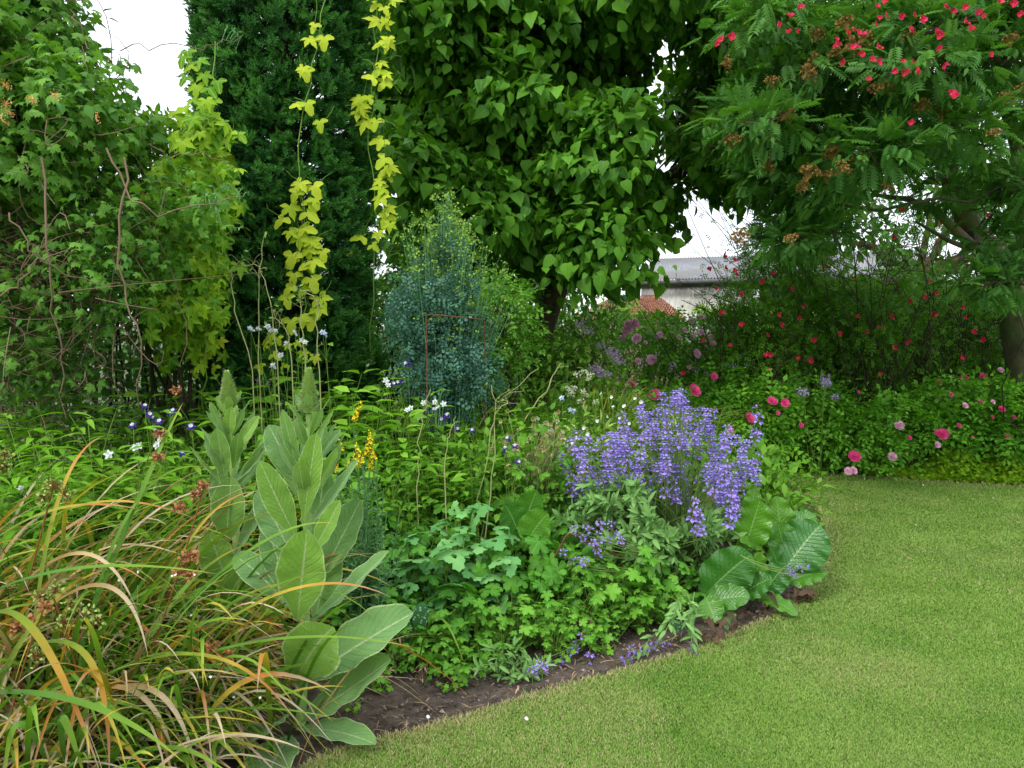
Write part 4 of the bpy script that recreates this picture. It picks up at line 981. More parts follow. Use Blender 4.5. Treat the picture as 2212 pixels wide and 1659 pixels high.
shrub('shade_shrub', 'yellowish leafy shrub between the foot of the yew and the blue meadow rue', 'shrub', poly_lobes([(790, 590), (900, 560), (930, 700), (900, 850), (780, 860)], 14, 6.5, 7.4, .2, .36, 83, margin=.4), 170, T_OVAL, .075, MT['gery'])
shrub('shade_shrub', 'dark ferny shrub beneath the mulberry behind the meadow rue', 'shrub', poly_lobes([(880, 600), (1180, 610), (1200, 850), (880, 850)], 18, 8.2, 9.2, .3, .5, 84, margin=.4), 130, T_OVAL, .09, MT['vined'])
shrub('yellow_green_bank', 'yellow-green shrub hanging over the low tiled roof', 'shrub', poly_lobes([(1180, 640), (1300, 640), (1370, 660), (1400, 700), (1180, 740)], 9, 15, 17, .3, .45, 85, margin=.2), 90, T_OVAL, .09, MT['lime'])
# ================================================================== BED PLANTS
def gz_(u, D): return np.array([X(u, D), D, 0.])
# ---------- herb prototypes at the origin (height ~1 = real metres), first use moves the prototype itself
def pr_cranesbill(name, hgt, rad, n, T, size, mat, stem='stemg', flat=.45, nleaf=1):
    rt = root(name, '', 'plant'); m = M(); st = M()
    r = rad * R.random(n) ** .5; az = R.random(n) * 6.28
    z = hgt * (.45 + .55 * R.random(n)) * (1 - .45 * (r / rad) ** 2)
    tip = np.stack([r * np.cos(az), r * np.sin(az), z], 1); o_ = np.stack([np.cos(az), np.sin(az), 0 * az], 1)
    stems(st, tip * [.25, .25, 0], tip, .0028, .0018, .12)
    leafy(m, T, tip, o_, size, droop=.25, out=.8, jit=.45, face=.95, nj=.28, svar=.35)
    k = n // 2; lo = tip[:k] * [1.08, 1.08, .45]; leafy(m, T, lo, o_[:k], size * .8, droop=.3, out=.9, jit=.4, face=.8)
    m.build('leaves', MT[mat], rt); st.build('stems', MT[stem], rt); return rt
def pr_upright(name, hgt, rad, n, T, size, mat, pairs=7, stem='stemg', lo=.2, lean=.25, top=.7, whorl=2, droop=.1):
    rt = root(name, '', 'plant'); m = M(); st = M()
    for i in range(n):
        a = R.random() * 6.28; r = rad * R.random() ** .5; b = np.array([math.cos(a) * r * .5, math.sin(a) * r * .5, 0]); h = hgt * (.75 + .3 * R.random())
        t_ = b + [math.cos(a) * (r * .5 + lean * h * R.random()), math.sin(a) * (r * .5 + lean * h * R.random()), h]
        pt = bez(b, b + (t_ - b) * [.3, .3, .6], t_, 8); tube(st, pt, np.linspace(.0035, .002, 9), 4, rnd=R.random())
        for k in range(pairs):
            f = lo + (1 - lo) * k / (pairs - 1); q = np.array([np.interp(f * 8, range(9), pt[:, c]) for c in range(3)])
            for s in range(whorl):
                az = k * 1.57 + s * 2 * PI / whorl + a; d = np.array([math.cos(az), math.sin(az), .35])
                sz = size * (1 - (1 - top) * f) * (.8 + .4 * R.random())
                place(m, T, [q + d * .01], [d + rv(1, .15)[0] - [0, 0, droop]], [[0, 0, 1] + rv(1, .2)[0]], sz)
    m.build('leaves', MT[mat], rt); st.build('stems', MT[stem], rt); return rt
def pr_bush(name, hgt, rad, n, T, size, mat, stem='stemg', **k):
    rt = root(name, '', 'plant'); m = M(); st = M()
    p, nn = blob([0, 0, hgt * .55], [rad, rad, hgt * .5], n, .7, .25, .3, R.integers(99))
    ok = p[:, 2] > .02; p, nn = p[ok], nn[ok]
    leafy(m, T, p, nn, size, **dict(dict(droop=.1, face=.7, jit=.5), **k)); m.build('leaves', MT[mat], rt)
    s = p[::3]; stems(st, s * [.15, .15, 0], s, .0025, .0012, .15); st.build('stems', MT[stem], rt); return rt
class Kind:
    def __init__(s, protos, group): s.p = protos; s.used = [False] * len(protos); s.i = 0; s.group = group
    def put(s, u, D, label, sc=1., cat=None, tilt=0., group=None):
        k = s.i % len(s.p); s.i += 1; loc = gz_(u, D); loc[2] = -.01; rz = R.random() * 6.28
        g_ = group or s.group
        if not s.used[k]:
            s.used[k] = True; o = s.p[k]; o.location = [float(a) for a in loc]; o.rotation_euler = (R.normal() * tilt, R.normal() * tilt, rz); o.scale = (sc,) * 3; o['label'] = label; o['group'] = g_
        else: o = copy_tree(s.p[k], loc, rz, sc, label, g_, (R.normal() * tilt, R.normal() * tilt))
        return o
# ---------- ground cover under and between everything
def ground_cover():
    m = M(); n = 9000
    y = R.uniform(3.3, 9.5, n); x = R.uniform(-1, 1, n) * 0; x = R.uniform(-3.6, 6.2, n)
    p = np.stack([x, y], 1); q = ~inside(p, poly) & (edist(p, poly) > .28); p = p[q]
    mn = (p[:, 0] < .9) | (p[:, 1] > 5.5); p = p[mn]; n = len(p)
    z = .03 + R.random(n) ** 1.5 * np.clip((p[:, 1] - 3.2) * .16, .06, .4)
    leafy(m, T_LOW, np.column_stack([p, z]), rv(n), .085, droop=0, face=1.1, nj=.35)
    tag(m.build('ground_cover', MT['gera']), 'low green leafy ground cover filling the bed beneath the taller plants', 'ground cover', kind='stuff')
ground_cover()
# ---------- cranesbills and columbine leaves at the front
CG = Kind([pr_cranesbill('cranesbill', .5, .3, 62, T_GERA, .115, 'gera') for _ in range(3)], 'cranesbills massed at the front of the bed')
CL = Kind([pr_cranesbill('cranesbill', .42, .24, 48, T_GERL, .085, 'gery') for _ in range(2)], 'light green cranesbills near the bed edge')
CB = Kind([pr_cranesbill('columbine', .6, .22, 44, T_COLU, .10, 'colb') for _ in range(2)], 'blue-green columbine clumps')
front = [(800, 3.75, .85), (880, 3.95, 1.0), (960, 3.72, .75), (1040, 3.95, 1.0), (1130, 4.05, 1.05), (1210, 4.15, .95), (1300, 4.2, .95), (1400, 4.3, .9), (860, 4.35, 1.25), (990, 4.45, 1.35), (1110, 4.5, 1.3), (1200, 4.6, 1.25), (760, 4.3, 1.2),
         (780, 4.9, 1.5), (900, 4.95, 1.55), (1010, 5.0, 1.55), (1120, 5.1, 1.5), (1220, 5.1, 1.35)]
flb = ['front cranesbill just right of the big mullein leaf', 'cranesbill behind the spotted leaf beside the mullein', 'low cranesbill above bare soil in the middle of the bed front', 'cranesbill right below the pale blue-green columbine leaves', 'cranesbill left of the rusty bent wire support',
       'cranesbill beneath the lower left sage flowers', 'light-edged cranesbill under the sage, left of its trailing stems', 'cranesbill in the shade at the foot of the sage', 'taller cranesbill in the second row beside the toadflax', 'tall cranesbill behind the pale columbine leaves',
       'tall cranesbill between the columbine and the wire support', 'tall cranesbill left of the sage leaves', 'cranesbill half hidden behind the tall mullein', 'rear cranesbill behind the yellow toadflax', 'rear cranesbill in the centre of the bed, left of the thin curled stems',
       'rear cranesbill around the foot of the thin curled stems', 'rear cranesbill below the hellebore seed heads', 'rear cranesbill between hellebore and sage']
for i, ((u, D, s), lb) in enumerate(zip(front, flb)): CG.put(u, D, lb, s)
for (u, D, s), lb in zip([(1010, 3.62, .75), (1110, 3.72, .8), (1300, 4.02, 1.15), (1250, 3.95, 1.0), (1370, 4.1, 1.05), (860, 3.62, .7), (1180, 3.75, .75), (960, 3.52, .5), (880, 3.52, .45)],
                         ['small light green cranesbill at the bed edge below the columbine', 'light green cranesbill left of the short sage plant', 'yellow-green cranesbill standing clear of the soil beneath the sage', 'light green cranesbill beside the yellow-green one under the sage', 'light cranesbill next to the trailing sage stems',
                          'small cranesbill with reddening leaves near the spotted leaf', 'light cranesbill behind the short sage', 'tiny cranesbill on bare soil beside dry stalks', 'tiny cranesbill right of the big mullein leaves on bare soil']): CL.put(u, D, lb, s)
for (u, D, s), lb in zip([(960, 3.95, 1.12), (1035, 4.0, 1.1), (1300, 4.6, 1.15), (880, 3.9, .85)], ['pale blue-green columbine with broad rounded leaflets above the cranesbills', 'second pale columbine, right of the first and level with it', 'columbine with pale leaves left of the sage foliage', 'short columbine clump beside the toadflax stems']): CB.put(u, D, lb, s)
for (u, D, s), lb in zip([(1195, 3.66, .55), (1250, 3.74, .6), (1330, 3.86, .65), (1395, 3.98, .7), (1080, 3.56, .5), (1440, 4.08, .6)], ['small light cranesbill spilling to the lawn beside the fallen sage spikes', 'small light cranesbill behind the fallen sage spikes', 'small light cranesbill left of the trailing sage stems at the edge', 'small light cranesbill under the trailing sage stems', 'small light cranesbill left of the short sage at the edge', 'small light cranesbill before the first bergenia leaf']): CL.put(u, D, lb, s)
# coral bells / reddish rosettes
CR = Kind([pr_cranesbill('coral_bells', .14, .12, 22, T_GERL, .06, 'gery')], 'small rosettes on the bare soil')
for (u, D, s), lb in zip([(985, 3.42, 1.), (925, 3.55, 1.2), (1040, 3.5, 1.), (790, 3.33, .7)], ['small pale-leaved rosette on the soil at the very edge of the lawn', 'small rosette with an orange leaf below the spotted lungwort', 'small rosette left of the short sage plant', 'tiny seedling rosette beside the mullein foot']): CR.put(u, D, lb, s)
DS = Kind([pr_cranesbill('dead_stalks', .16, .07, 12, T_NARROW, .03, 'litter', 'twig')], 'dry cut stalks on the soil')
for (u, D, s_), lb in zip([(800, 3.4, 1.1), (850, 3.5, 1.3), (1060, 3.75, 1.2), (1250, 3.75, 1.3), (910, 3.38, .7)], ['dry cut stalks between mullein leaves and the small rosette', 'dry brown stalks at the foot of the front cranesbill', 'dry stalks under the middle cranesbills at the front', 'dry stalks under the light cranesbills beneath the sage', 'short dry stub on the bare soil near the lawn']): DS.put(u, D, lb, s_)
SD = Kind([pr_cranesbill('seedling', .05, .05, 9, T_GERL, .03, 'fresh')], 'weed seedlings on bare soil')
for (u, D, s_), lb in zip([(815, 3.28, 1.), (755, 3.12, .9), (1310, 3.68, 1.2), (960, 3.3, .8), (700, 3.15, .9)], ['green seedling on the bare soil right of the mullein leaf tip', 'green seedling beside the flat ground leaf of the mullein', 'green seedling on dark soil before the trailing sage', 'tiny green seedling close to the lawn edge in the bare patch', 'tiny green seedling near the mullein foot']): SD.put(u, D, lb, s_)
# ---------- leafy perennials rising to the back
LP = Kind([pr_upright('leafy_perennial', .95, .3, 16, T_OVAL, .15, 'fresh', 8) for _ in range(3)], 'tall light green leafy perennials in the middle of the bed')
pos = [(600, 4.9, 1.15), (700, 4.7, 1.08), (780, 4.95, 1.2), (860, 4.75, 1.02), (560, 5.3, 1.3), (680, 5.35, 1.3), (790, 5.4, 1.28), (640, 4.4, .85), (730, 4.3, .85), (900, 5.1, .95), (960, 4.95, .8)]
lbs = ['left leafy perennial just behind the left mullein tip', 'leafy perennial rising right behind the tall mullein spike', 'leafy perennial with broad pointed leaves left of the meadow rue', 'leafy perennial right above the yellow toadflax', 'rear leafy perennial at the foot of the yew hop',
       'rear leafy perennial under the yellow hop strand', 'rear leafy perennial in front of the yew edge and meadow rue', 'leafy perennial between the two mulleins', 'leafy perennial between tall mullein and toadflax', 'leafy perennial below the meadow rue foliage', 'short leafy perennial right of the toadflax in mid bed']
for (u, D, s), lb in zip(pos, lbs): LP.put(u, D, lb, s)
ML_ = Kind([pr_bush('small_leaved_perennial', .8, .35, 800, T_OVAL, .055, 'mid') for _ in range(2)] + [pr_bush('small_leaved_perennial', .75, .33, 420, T_ROSE, .075, 'mid')], 'small-leaved plants filling the bed')
pos = [(330, 4.6, .95), (420, 4.7, 1.0), (500, 4.5, .95), (250, 4.4, .9), (380, 5.3, 1.1), (480, 5.4, 1.15), (1000, 5.6, 1.2), (1090, 5.5, 1.15), (1180, 5.7, 1.15), (1060, 6.2, 1.25), (1160, 6.6, 1.25), (1240, 6.3, 1.15), (930, 4.6, .95), (1050, 4.75, 1.05), (430, 4.0, .85), (340, 4.0, .85), (540, 4.1, .85),
       (700, 3.95, .8), (1270, 5.6, 1.05), (1330, 7.3, 1.3), (1430, 7.6, 1.2), (1250, 7.4, 1.25), (820, 4.25, .95), (150, 4.3, 1.), (60, 4.2, 1.)]
lbs = ['small-leaved plant carrying violet and white flowers left of the mulleins', 'small-leaved plant under the golden hop hollow', 'small-leaved plant right behind the left mullein', 'small-leaved plant above the orange strap leaves', 'rear small-leaved plant in the mouth of the dark hollow', 'rear small-leaved plant between hollow and yew foot',
       'small-leaved plant in front of the meadow rue foot', 'small-leaved plant below the rose bush with yellow buds', 'small-leaved plant behind the hellebore', 'small-leaved plant at the foot of the rose bush', 'small-leaved plant in front of the mulberry trunk', 'small-leaved plant behind the white masterworts',
       'small-leaved plant in mid bed right of the toadflax', 'small-leaved plant around the curled climbing stems', 'small-leaved plant close behind the strap-leaved clump', 'small-leaved plant at left behind the strap leaves', 'small-leaved plant between left mullein and strap leaves', 'small-leaved plant between the tall mullein and cranesbills',
       'small-leaved plant beneath the white masterwort heads', 'small-leaved plant in front of the pink climbing rose', 'small-leaved plant behind the top of the sage', 'small-leaved plant beneath the mauve meadow rue heads', 'small-leaved plant behind the yellow toadflax spikes', 'small-leaved plant under the tangled climber at left', 'small-leaved plant at the left edge under the climber']
for (u, D, s), lb in zip(pos, lbs): ML_.put(u, D, lb, s)
for (u, D, s), lb in zip([(100, 4.9, 1.2), (240, 5.1, 1.15), (350, 5.9, 1.15), (20, 4.7, 1.1), (450, 6.0, 1.1), (180, 4.3, .95)], ['leafy perennial in the shade below the tangled climber', 'leafy perennial left of the dark hollow', 'leafy perennial deep inside the dark hollow', 'leafy perennial at the left edge under the climber', 'leafy perennial in the hollow at the foot of the golden hop', 'leafy perennial just above the strap-leaved clumps at left']): LP.put(u, D, lb, s)
for (u, D, s), lb in zip([(620, 4.3, .95), (850, 4.5, 1.05), (980, 5.2, 1.15), (900, 5.4, 1.2), (760, 5.2, 1.2), (1120, 5.3, 1.1), (1000, 4.55, 1.0), (1120, 4.75, 1.0), (560, 4.7, 1.1), (1190, 5.2, 1.1), (660, 5.0, 1.15), (380, 4.4, 1.0), (290, 4.9, 1.1)],
  ['bushy small-leaved plant between the two mulleins and the yew', 'bushy small-leaved plant just above the pale columbine leaves', 'bushy small-leaved plant left of the leaning pale stems', 'bushy small-leaved plant under the blue meadow rue', 'bushy small-leaved plant in front of the right edge of the yew', 'bushy small-leaved plant crossed by the leaning pale stems', 'bushy small-leaved plant left of the curled stem pair', 'bushy small-leaved plant right under the hellebore heads', 'bushy small-leaved plant behind the left mullein beneath white columbines', 'bushy small-leaved plant between hellebore and masterworts', 'bushy small-leaved plant directly behind the tall mullein spike', 'bushy small-leaved plant beneath the violet columbines', 'bushy small-leaved plant at the lower lip of the dark hollow']): ML_.put(u, D, lb, s)
for (u, D, s), lb in zip([(950, 4.6, .85), (1020, 5.0, .95), (1100, 5.5, 1.05)], ['leafy perennial just left of the curled stem pair', 'leafy perennial right behind the curled stem pair', 'leafy perennial behind the leaning pale stems']): LP.put(u, D, lb, s)
# willow-leaved plant at left
WL_ = Kind([pr_upright('willow_leaved_perennial', 1.05, .25, 9, T_NARROW, .17, 'fresh', 11, lean=.5) for _ in range(2)], 'arching willow-leaved perennials at the left')
for (u, D, s), lb in zip([(200, 3.75, 1.05), (90, 3.85, 1.0), (310, 4.1, 1.1), (30, 3.6, .9)], ['arching plant with long pointed leaves in front of the climber, left of the dark hollow', 'plant with long pointed leaves further left, before the brown twigs', 'long-leaved plant reaching across the dark hollow', 'plant with long pointed leaves at the left edge of the photo']): WL_.put(u, D, lb, s)
# ---------- thin climbing and seed stems
def wisp(name, label, cat, paths, r, mat, tips=None):
    b = P(*paths[0][0]); rt = root(name, label, cat, (b[0], b[1], 0)); m = M(); tp = M()
    for pth in paths:
        q = np.array([P(*x) for x in pth]); n = 12; t = np.linspace(0, len(q) - 1, n); q = np.stack([np.interp(t, range(len(q)), q[:, i]) for i in range(3)], 1); q[1:-1] += rv(n - 2, .006)
        if q[0][2] > .3: q = np.vstack([[q[0][0] + .02, q[0][1] + .03, 0], q])
        tube(m, q, np.linspace(r, r * .6, len(q)), 4)
        if tips:
            T, s, k = tips; place(tp, T, q[-1] + rv(k, .02), rv(k), rv(k) + [0, 0, 1], s)
            j = q[-6:-1][R.integers(0, 5, k)]; e_ = j + rv(k, .04) + [0, 0, .01]; stems(m, j, e_, .0015, .001); place(tp, T, e_, rv(k), rv(k) + [0, 0, 1], s)
    m.build('stem', MT[mat], rt)
    if tips: tp.build('leaves', MT['stemg'], rt)
    return rt
wisp('climbing_vine', 'pair of thin pale curled stems standing up in the middle of the bed', 'vine', [[(1040, 1200, 4.3), (1060, 1080, 4.3), (1068, 960, 4.3), (1070, 880, 4.3), (1062, 832, 4.3)], [(1030, 1080, 4.35), (1062, 940, 4.3), (1075, 885, 4.28), (1098, 868, 4.28), (1085, 862, 4.28)]], .0035, 'stemp', (T_OVAL, .02, 3))
wisp('climbing_vine', 'long pale leaning stem right of the curled pair', 'vine', [[(1105, 950, 5.2), (1150, 880, 5.2), (1185, 840, 5.2), (1195, 808, 5.2), (1210, 788, 5.2)]], .005, 'stemp', (T_OVAL, .02, 2))
wisp('climbing_vine', 'pale leaning stem just above the curled pair, reaching up and right', 'vine', [[(1010, 960, 5.3), (1060, 880, 5.3), (1110, 840, 5.3), (1160, 798, 5.3)]], .004, 'stemp', (T_OVAL, .02, 2))
wisp('climbing_vine', 'two thin stems below the leafy perennials, left of the curled pair', 'vine', [[(900, 1050, 4.2), (905, 960, 4.2), (915, 890, 4.2), (930, 840, 4.2)], [(960, 1010, 4.2), (968, 940, 4.2), (985, 900, 4.2)]], .003, 'stemp', (T_OVAL, .02, 2))
wisp('clematis_shoots', 'spray of thin curled clematis shoots in front of the dark yew', 'climber', [[(545, 800, 4.8), (510, 680, 4.8), (500, 620, 4.8), (500, 580, 4.8), (530, 560, 4.8)], [(560, 800, 4.8), (560, 690, 4.8), (558, 600, 4.8), (570, 510, 4.8)], [(600, 800, 4.8), (590, 690, 4.8), (575, 610, 4.8), (555, 570, 4.8), (520, 575, 4.8)], [(660, 800, 4.8), (650, 700, 4.8), (648, 640, 4.8), (640, 620, 4.8)], [(630, 780, 4.8), (620, 720, 4.8), (600, 690, 4.8), (590, 670, 4.8)],
      [(690, 800, 4.8), (680, 700, 4.8), (690, 650, 4.8), (655, 630, 4.8)]], .004, 'stemp', (T_OVAL, .028, 9))
# ---------- columbines in flower
def columbine_flower(m, mi_sp, mi_in):
    for i in range(5):
        a = i / 5 * 6.28; d = np.array([math.cos(a), math.sin(a), 0])
        petal_(m, nrm(d + [0, 0, .15]), np.array([0, 0, 1.]), .021, .014, .1, mi_sp)
        petal_(m, nrm(d * .4 + [0, 0, 1]), d, .016, .014, .2, mi_in)
        tube(m, [d * .004, d * .006 + [0, 0, -.015], d * .002 + [0, 0, -.024]], [.0035, .002, .0015], 4, mi_sp)
def petal_(m, d, n, L, W, cup, mi):
    k = len(m.mi); side = nrm(np.cross(d, n)); v = []
    for t, w in ((0, .3), (.5, 1), (1, .45)):
        for s in (-1, 0, 1): v.append(d * L * t + side * W * .5 * w * s + n * (cup * L * t * t))
    m.add(np.array(v)[None], [np.array([[i * 3 + j, i * 3 + j + 1, i * 3 + j + 4, i * 3 + j + 3] for i in range(2) for j in range(2)])], None, mi)
def mkflower(mats, name='flower'):
    m = M(); columbine_flower(m, 0, 1); return Bloom(name, m, mats)
F_v = mkflower([MT['violet'], MT['white']]); F_w = mkflower([MT['white'], MT['white']]); F_b = mkflower([MT['skyb'], MT['white']])
def flowering(name, label, cat, base, fl, pts, D, r=.0022, sc=.95, leaves=True, buds=0, up=None):
    b = gz_(*base); rt = root(name, label, cat, b); m = M(); lv = M()
    for (u, v) in pts:
        q = P(u, v, D + R.normal() * .06); s0 = b + [R.normal() * .05, R.normal() * .05, 0]
        pth = bez(s0, (s0 * .35 + q * .65) * [1, 1, .8] + rv(1, .04)[0], q, 8); tube(m, pth, np.linspace(r, r * .6, 9), 4, rnd=R.random())
        fl.put(rt, q, (R.normal() * .5, -.6 + R.normal() * .4, .5 + R.normal() * .3) if up is None else up, sc * (.85 + .3 * R.random()))
        for k in range(3):
            j = pth[R.integers(3, 8)]; e_ = j + rv(1, .05)[0] + [0, 0, .05]; tube(m, [j, (j + e_) / 2 + [0, 0, .01], e_], .0012, 3)
            place(lv, T_COLU if R.random() < .5 else T_OVAL, [e_], rv(1), rv(1, .4) + [0, 0, 1], .035)
    m.build('stems', MT['stemg'], rt); 
    if leaves: lv.build('leaves', MT['fresh'], rt)
    return rt
flowering('columbine', 'violet and white columbine cluster above the strap leaves at left', 'columbine', (330, 4.1), F_v, [(312, 878), (330, 905), (345, 912), (322, 895), (375, 888), (368, 893), (288, 920), (338, 930)], 3.9)
flowering('columbine', 'violet columbine with three spaced flowers left of the mulleins', 'columbine', (420, 3.9), F_v, [(413, 922), (452, 958), (392, 980)], 3.8)
flowering('columbine', 'white columbine low among the orange strap leaves', 'columbine', (280, 3.7), F_w, [(300, 963), (235, 982), (345, 945), (292, 968), (340, 962), (45, 1055)], 3.6)
flowering('columbine', 'tall white columbine in front of the yew at left, with five flowers', 'columbine', (590, 5.0), F_w, [(542, 712), (558, 710), (586, 714), (578, 706), (595, 715), (620, 742)], 4.8)
flowering('columbine', 'tall white columbine in front of the yew, right of the hop foot', 'columbine', (650, 5.0), F_w, [(637, 718), (660, 740), (652, 735), (606, 768), (590, 790)], 4.8)
flowering('columbine', 'tall columbine with pale blue-white flower before the yew', 'columbine', (720, 5.0), F_b, [(697, 718), (703, 722), (540, 709)], 4.8)
flowering('columbine', 'white columbine flowering in front of the meadow rue', 'columbine', (900, 4.9), F_w, [(833, 822), (838, 832), (887, 882), (915, 870), (940, 868), (958, 873), (945, 880), (880, 886)], 4.7)
flowering('columbine', 'violet columbine at the foot of the meadow rue', 'columbine', (900, 5.3), F_v, [(880, 785), (862, 825), (848, 830), (940, 886), (955, 905), (965, 898), (905, 908), (985, 925)], 4.9, sc=1.1)
flowering('columbine', 'dark violet columbine beside the hellebore seed heads', 'columbine', (1100, 4.6), F_v, [(1098, 948), (1112, 965), (1090, 970), (1118, 998), (1020, 930)], 4.35, sc=.95)
flowering('columbine', 'pale blue columbine left of the masterworts above the sage', 'columbine', (1240, 5.2), F_b, [(1232, 885), (1240, 888), (1214, 860)], 4.95)
flowering('columbine', 'mauve small-flowered plant behind the tip of the tall mullein', 'columbine', (600, 5.0), Bloom('flower', fluff(.018, 16), MT['mauve']), [(483, 800), (560, 825), (580, 828), (525, 858), (608, 870), (555, 820)], 4.7, sc=.9)
# ---------- toadflax
def toadspike():
    m = M()
    for k in range(16):
        z = k * .0075; a = k * 2.4; d = np.array([math.cos(a), math.sin(a), .3])
        s_ = 1 - k / 26; 
        for sg in (-1, 1): place(m, T_ROUND, [[d[0] * .004, d[1] * .004, z]], [d + [0, 0, .5 * sg]], [[d[0], d[1], -sg]], .024 * s_)
    return Bloom('flower_spike', m, MT['yellow'])
TS = toadspike()
tx = root('toadflax', 'toadflax with narrow blue-green leaves and yellow flower spikes right of the tall mullein', 'toadflax', gz_(770, 3.75))
m = M(); lv = M()
tips = [(763, 900, 3.6), (790, 975, 3.5), (800, 1005, 3.5), (783, 990, 3.45), (810, 985, 3.5), (740, 965, 3.6), (803, 950, 3.5), (776, 1000, 3.5), (720, 985, 3.7), (815, 1000, 3.45), (752, 1000, 3.5), (725, 1010, 3.6)]
xt = [(x[0] + R.normal() * 30, x[1] + 60 + R.random() * 150, 3.45 + R.random() * .3) for x in tips * 3]
for i, (u, v, D) in enumerate(tips + xt):
    q = P(u, v, D); b = gz_(770 + R.normal() * 32, 3.75 + R.normal() * .1); pth = bez(b, b * .4 + q * .6 - [0, 0, .03], q, 10); tube(m, pth, np.linspace(.003, .0018, 11), 4)
    for k in range(34):
        f = .1 + .85 * k / 34; j = np.array([np.interp(f * 10, range(11), pth[:, c]) for c in range(3)]); a = k * 2.4
        place(lv, T_SAGE, [j], [[math.cos(a), math.sin(a), .55]], [[0, 0, 1]], .05 * (1.1 - .5 * f))
    if i < 12 and i not in (8, 9): TS.put(tx, q - [0, 0, .02], (R.normal() * .25, R.normal() * .2, 1), .72 * (1.15, .95, 1.1, 1.1, .95, .7, .8, .9, 1, 1, .55, .5)[i])
lv.build('leaves', MT['tflax'], tx); m.build('stems', MT['tflax'], tx)
# ---------- meadow rue, blue
mr = root('blue_meadow_rue', 'tall blue-green meadow rue with fluffy yellow-green flower heads in the middle of the photo', 'meadow rue', gz_(950, 5.3))
lob = poly_lobes([(965, 500), (1010, 560), (1055, 660), (1080, 770), (1060, 870), (860, 870), (815, 760), (860, 650), (920, 570)], 38, 5.05, 5.6, .07, .17, 91, margin=.5)
crown_part(mr, 'leaves', lob, 340, T_TERN, .062, MT['rue'], droop=-.6, face=.6, shell=.9)
m = M(); hd = M(); lv = M(); nt_ = 105
tipp = []
while len(tipp) < nt_:
    u = R.normal() * 52 + 975; v = 425 + abs(R.normal()) * 75 + abs(u - 965) * 1.3
    if v < 700 and 855 < u < 1100: tipp.append((u, v))
tipp += [(872, 492), (884, 500), (868, 510), (892, 512), (1085, 588), (1092, 600)]
for (u, v) in tipp:
    D = 5.3 + R.normal() * .14; q = P(u, v, D); b = gz_(950, 5.3) + [R.normal() * .07, R.normal() * .07, 0]
    pth = bez(b, (b * [.75, .75, 0] + q * [.25, .25, .55]), q, 12); tube(m, pth, np.linspace(.005, .0018, 13), 4)
    for k in range(9):
        j = pth[R.integers(7, 13)]; e_ = j + np.array([R.normal() * .05, R.normal() * .05, .05 + .04 * R.random()]); stems(m, [j], [e_], .0014, .001)
        c = e_ + rv(4, .008); place(hd, T_ROUND, c, rv(4), rv(4), .014)
    c = q + rv(9, .013); place(hd, T_ROUND, c, rv(9), rv(9), .015)
    for k in range(8):
        j = pth[R.integers(4, 11)]; place(lv, T_TERN, [j], rv(1) + [0, 0, .2], rv(1, .4) + [0, 0, 1], .06)
m.build('stems', MT['ruest'], mr); hd.build('flower_heads', MT['ruefl'], mr); lv.build('stem_leaves', MT['rue'], mr)
# ---------- rusty plant supports
def hoop(label, pts, r=.0045):
    b = P(*pts[0]); rt = root('plant_support', label, 'plant support', (b[0], b[1], 0), 'rusty iron plant supports'); m = M(); q = [P(*x) for x in pts]
    q = [np.array([q[0][0], q[0][1], -.05])] + q + [np.array([q[-1][0], q[-1][1], -.05])]
    fine = []
    for a, b_ in zip(q[:-1], q[1:]): fine += [a + (b_ - a) * t for t in np.linspace(0, .97, 6)]
    tube(m, np.array(fine + [q[-1]]), r, 6); m.build('iron_rod', MT['rust'], rt)
hoop('rusty iron hoop supporting the blue meadow rue', [(922, 760, 4.95), (920, 682, 4.95), (930, 679, 4.95), (1000, 686, 4.98), (1045, 691, 5.1), (1048, 760, 5.15)])
hoop('rusty bent iron support among the cranesbills left of the sage', [(1195, 1210, 3.95), (1222, 1158, 3.95), (1232, 1152, 3.95), (1290, 1180, 4.0), (1365, 1212, 4.15), (1370, 1240, 4.2)])
# ---------- hellebore
hb = root('hellebore', 'hellebore with pinkish-green nodding seed heads in the middle of the bed', 'hellebore', gz_(1150, 4.8))
m = M(); st = M()
HB = Bloom('seed_head', single_bloom(.015), [MT['peachy'], MT['greenseed']])
for i in range(80):
    u, v = 1155 + R.normal() * 34, 955 + R.normal() * 32; q = P(u, v, 4.55 + R.normal() * .12); b = gz_(1150, 4.8); stems(st, [b], [q], .004, .002, .06, seg=6)
    HB.put(hb, q, (R.normal() * .5, -.5, -.4 + R.normal() * .5), .8 + .4 * R.random())
p = np.array([P(1150 + R.normal() * 50, 1010 + R.normal() * 35, 4.6 + R.normal() * .15) for _ in range(90)]); place(m, T_GERA, p, rv(90), rv(90, .3) + [0, 0, 1], .09)
m.build('leaves', MT['gery'], hb); st.build('stems', MT['stemp'], hb)
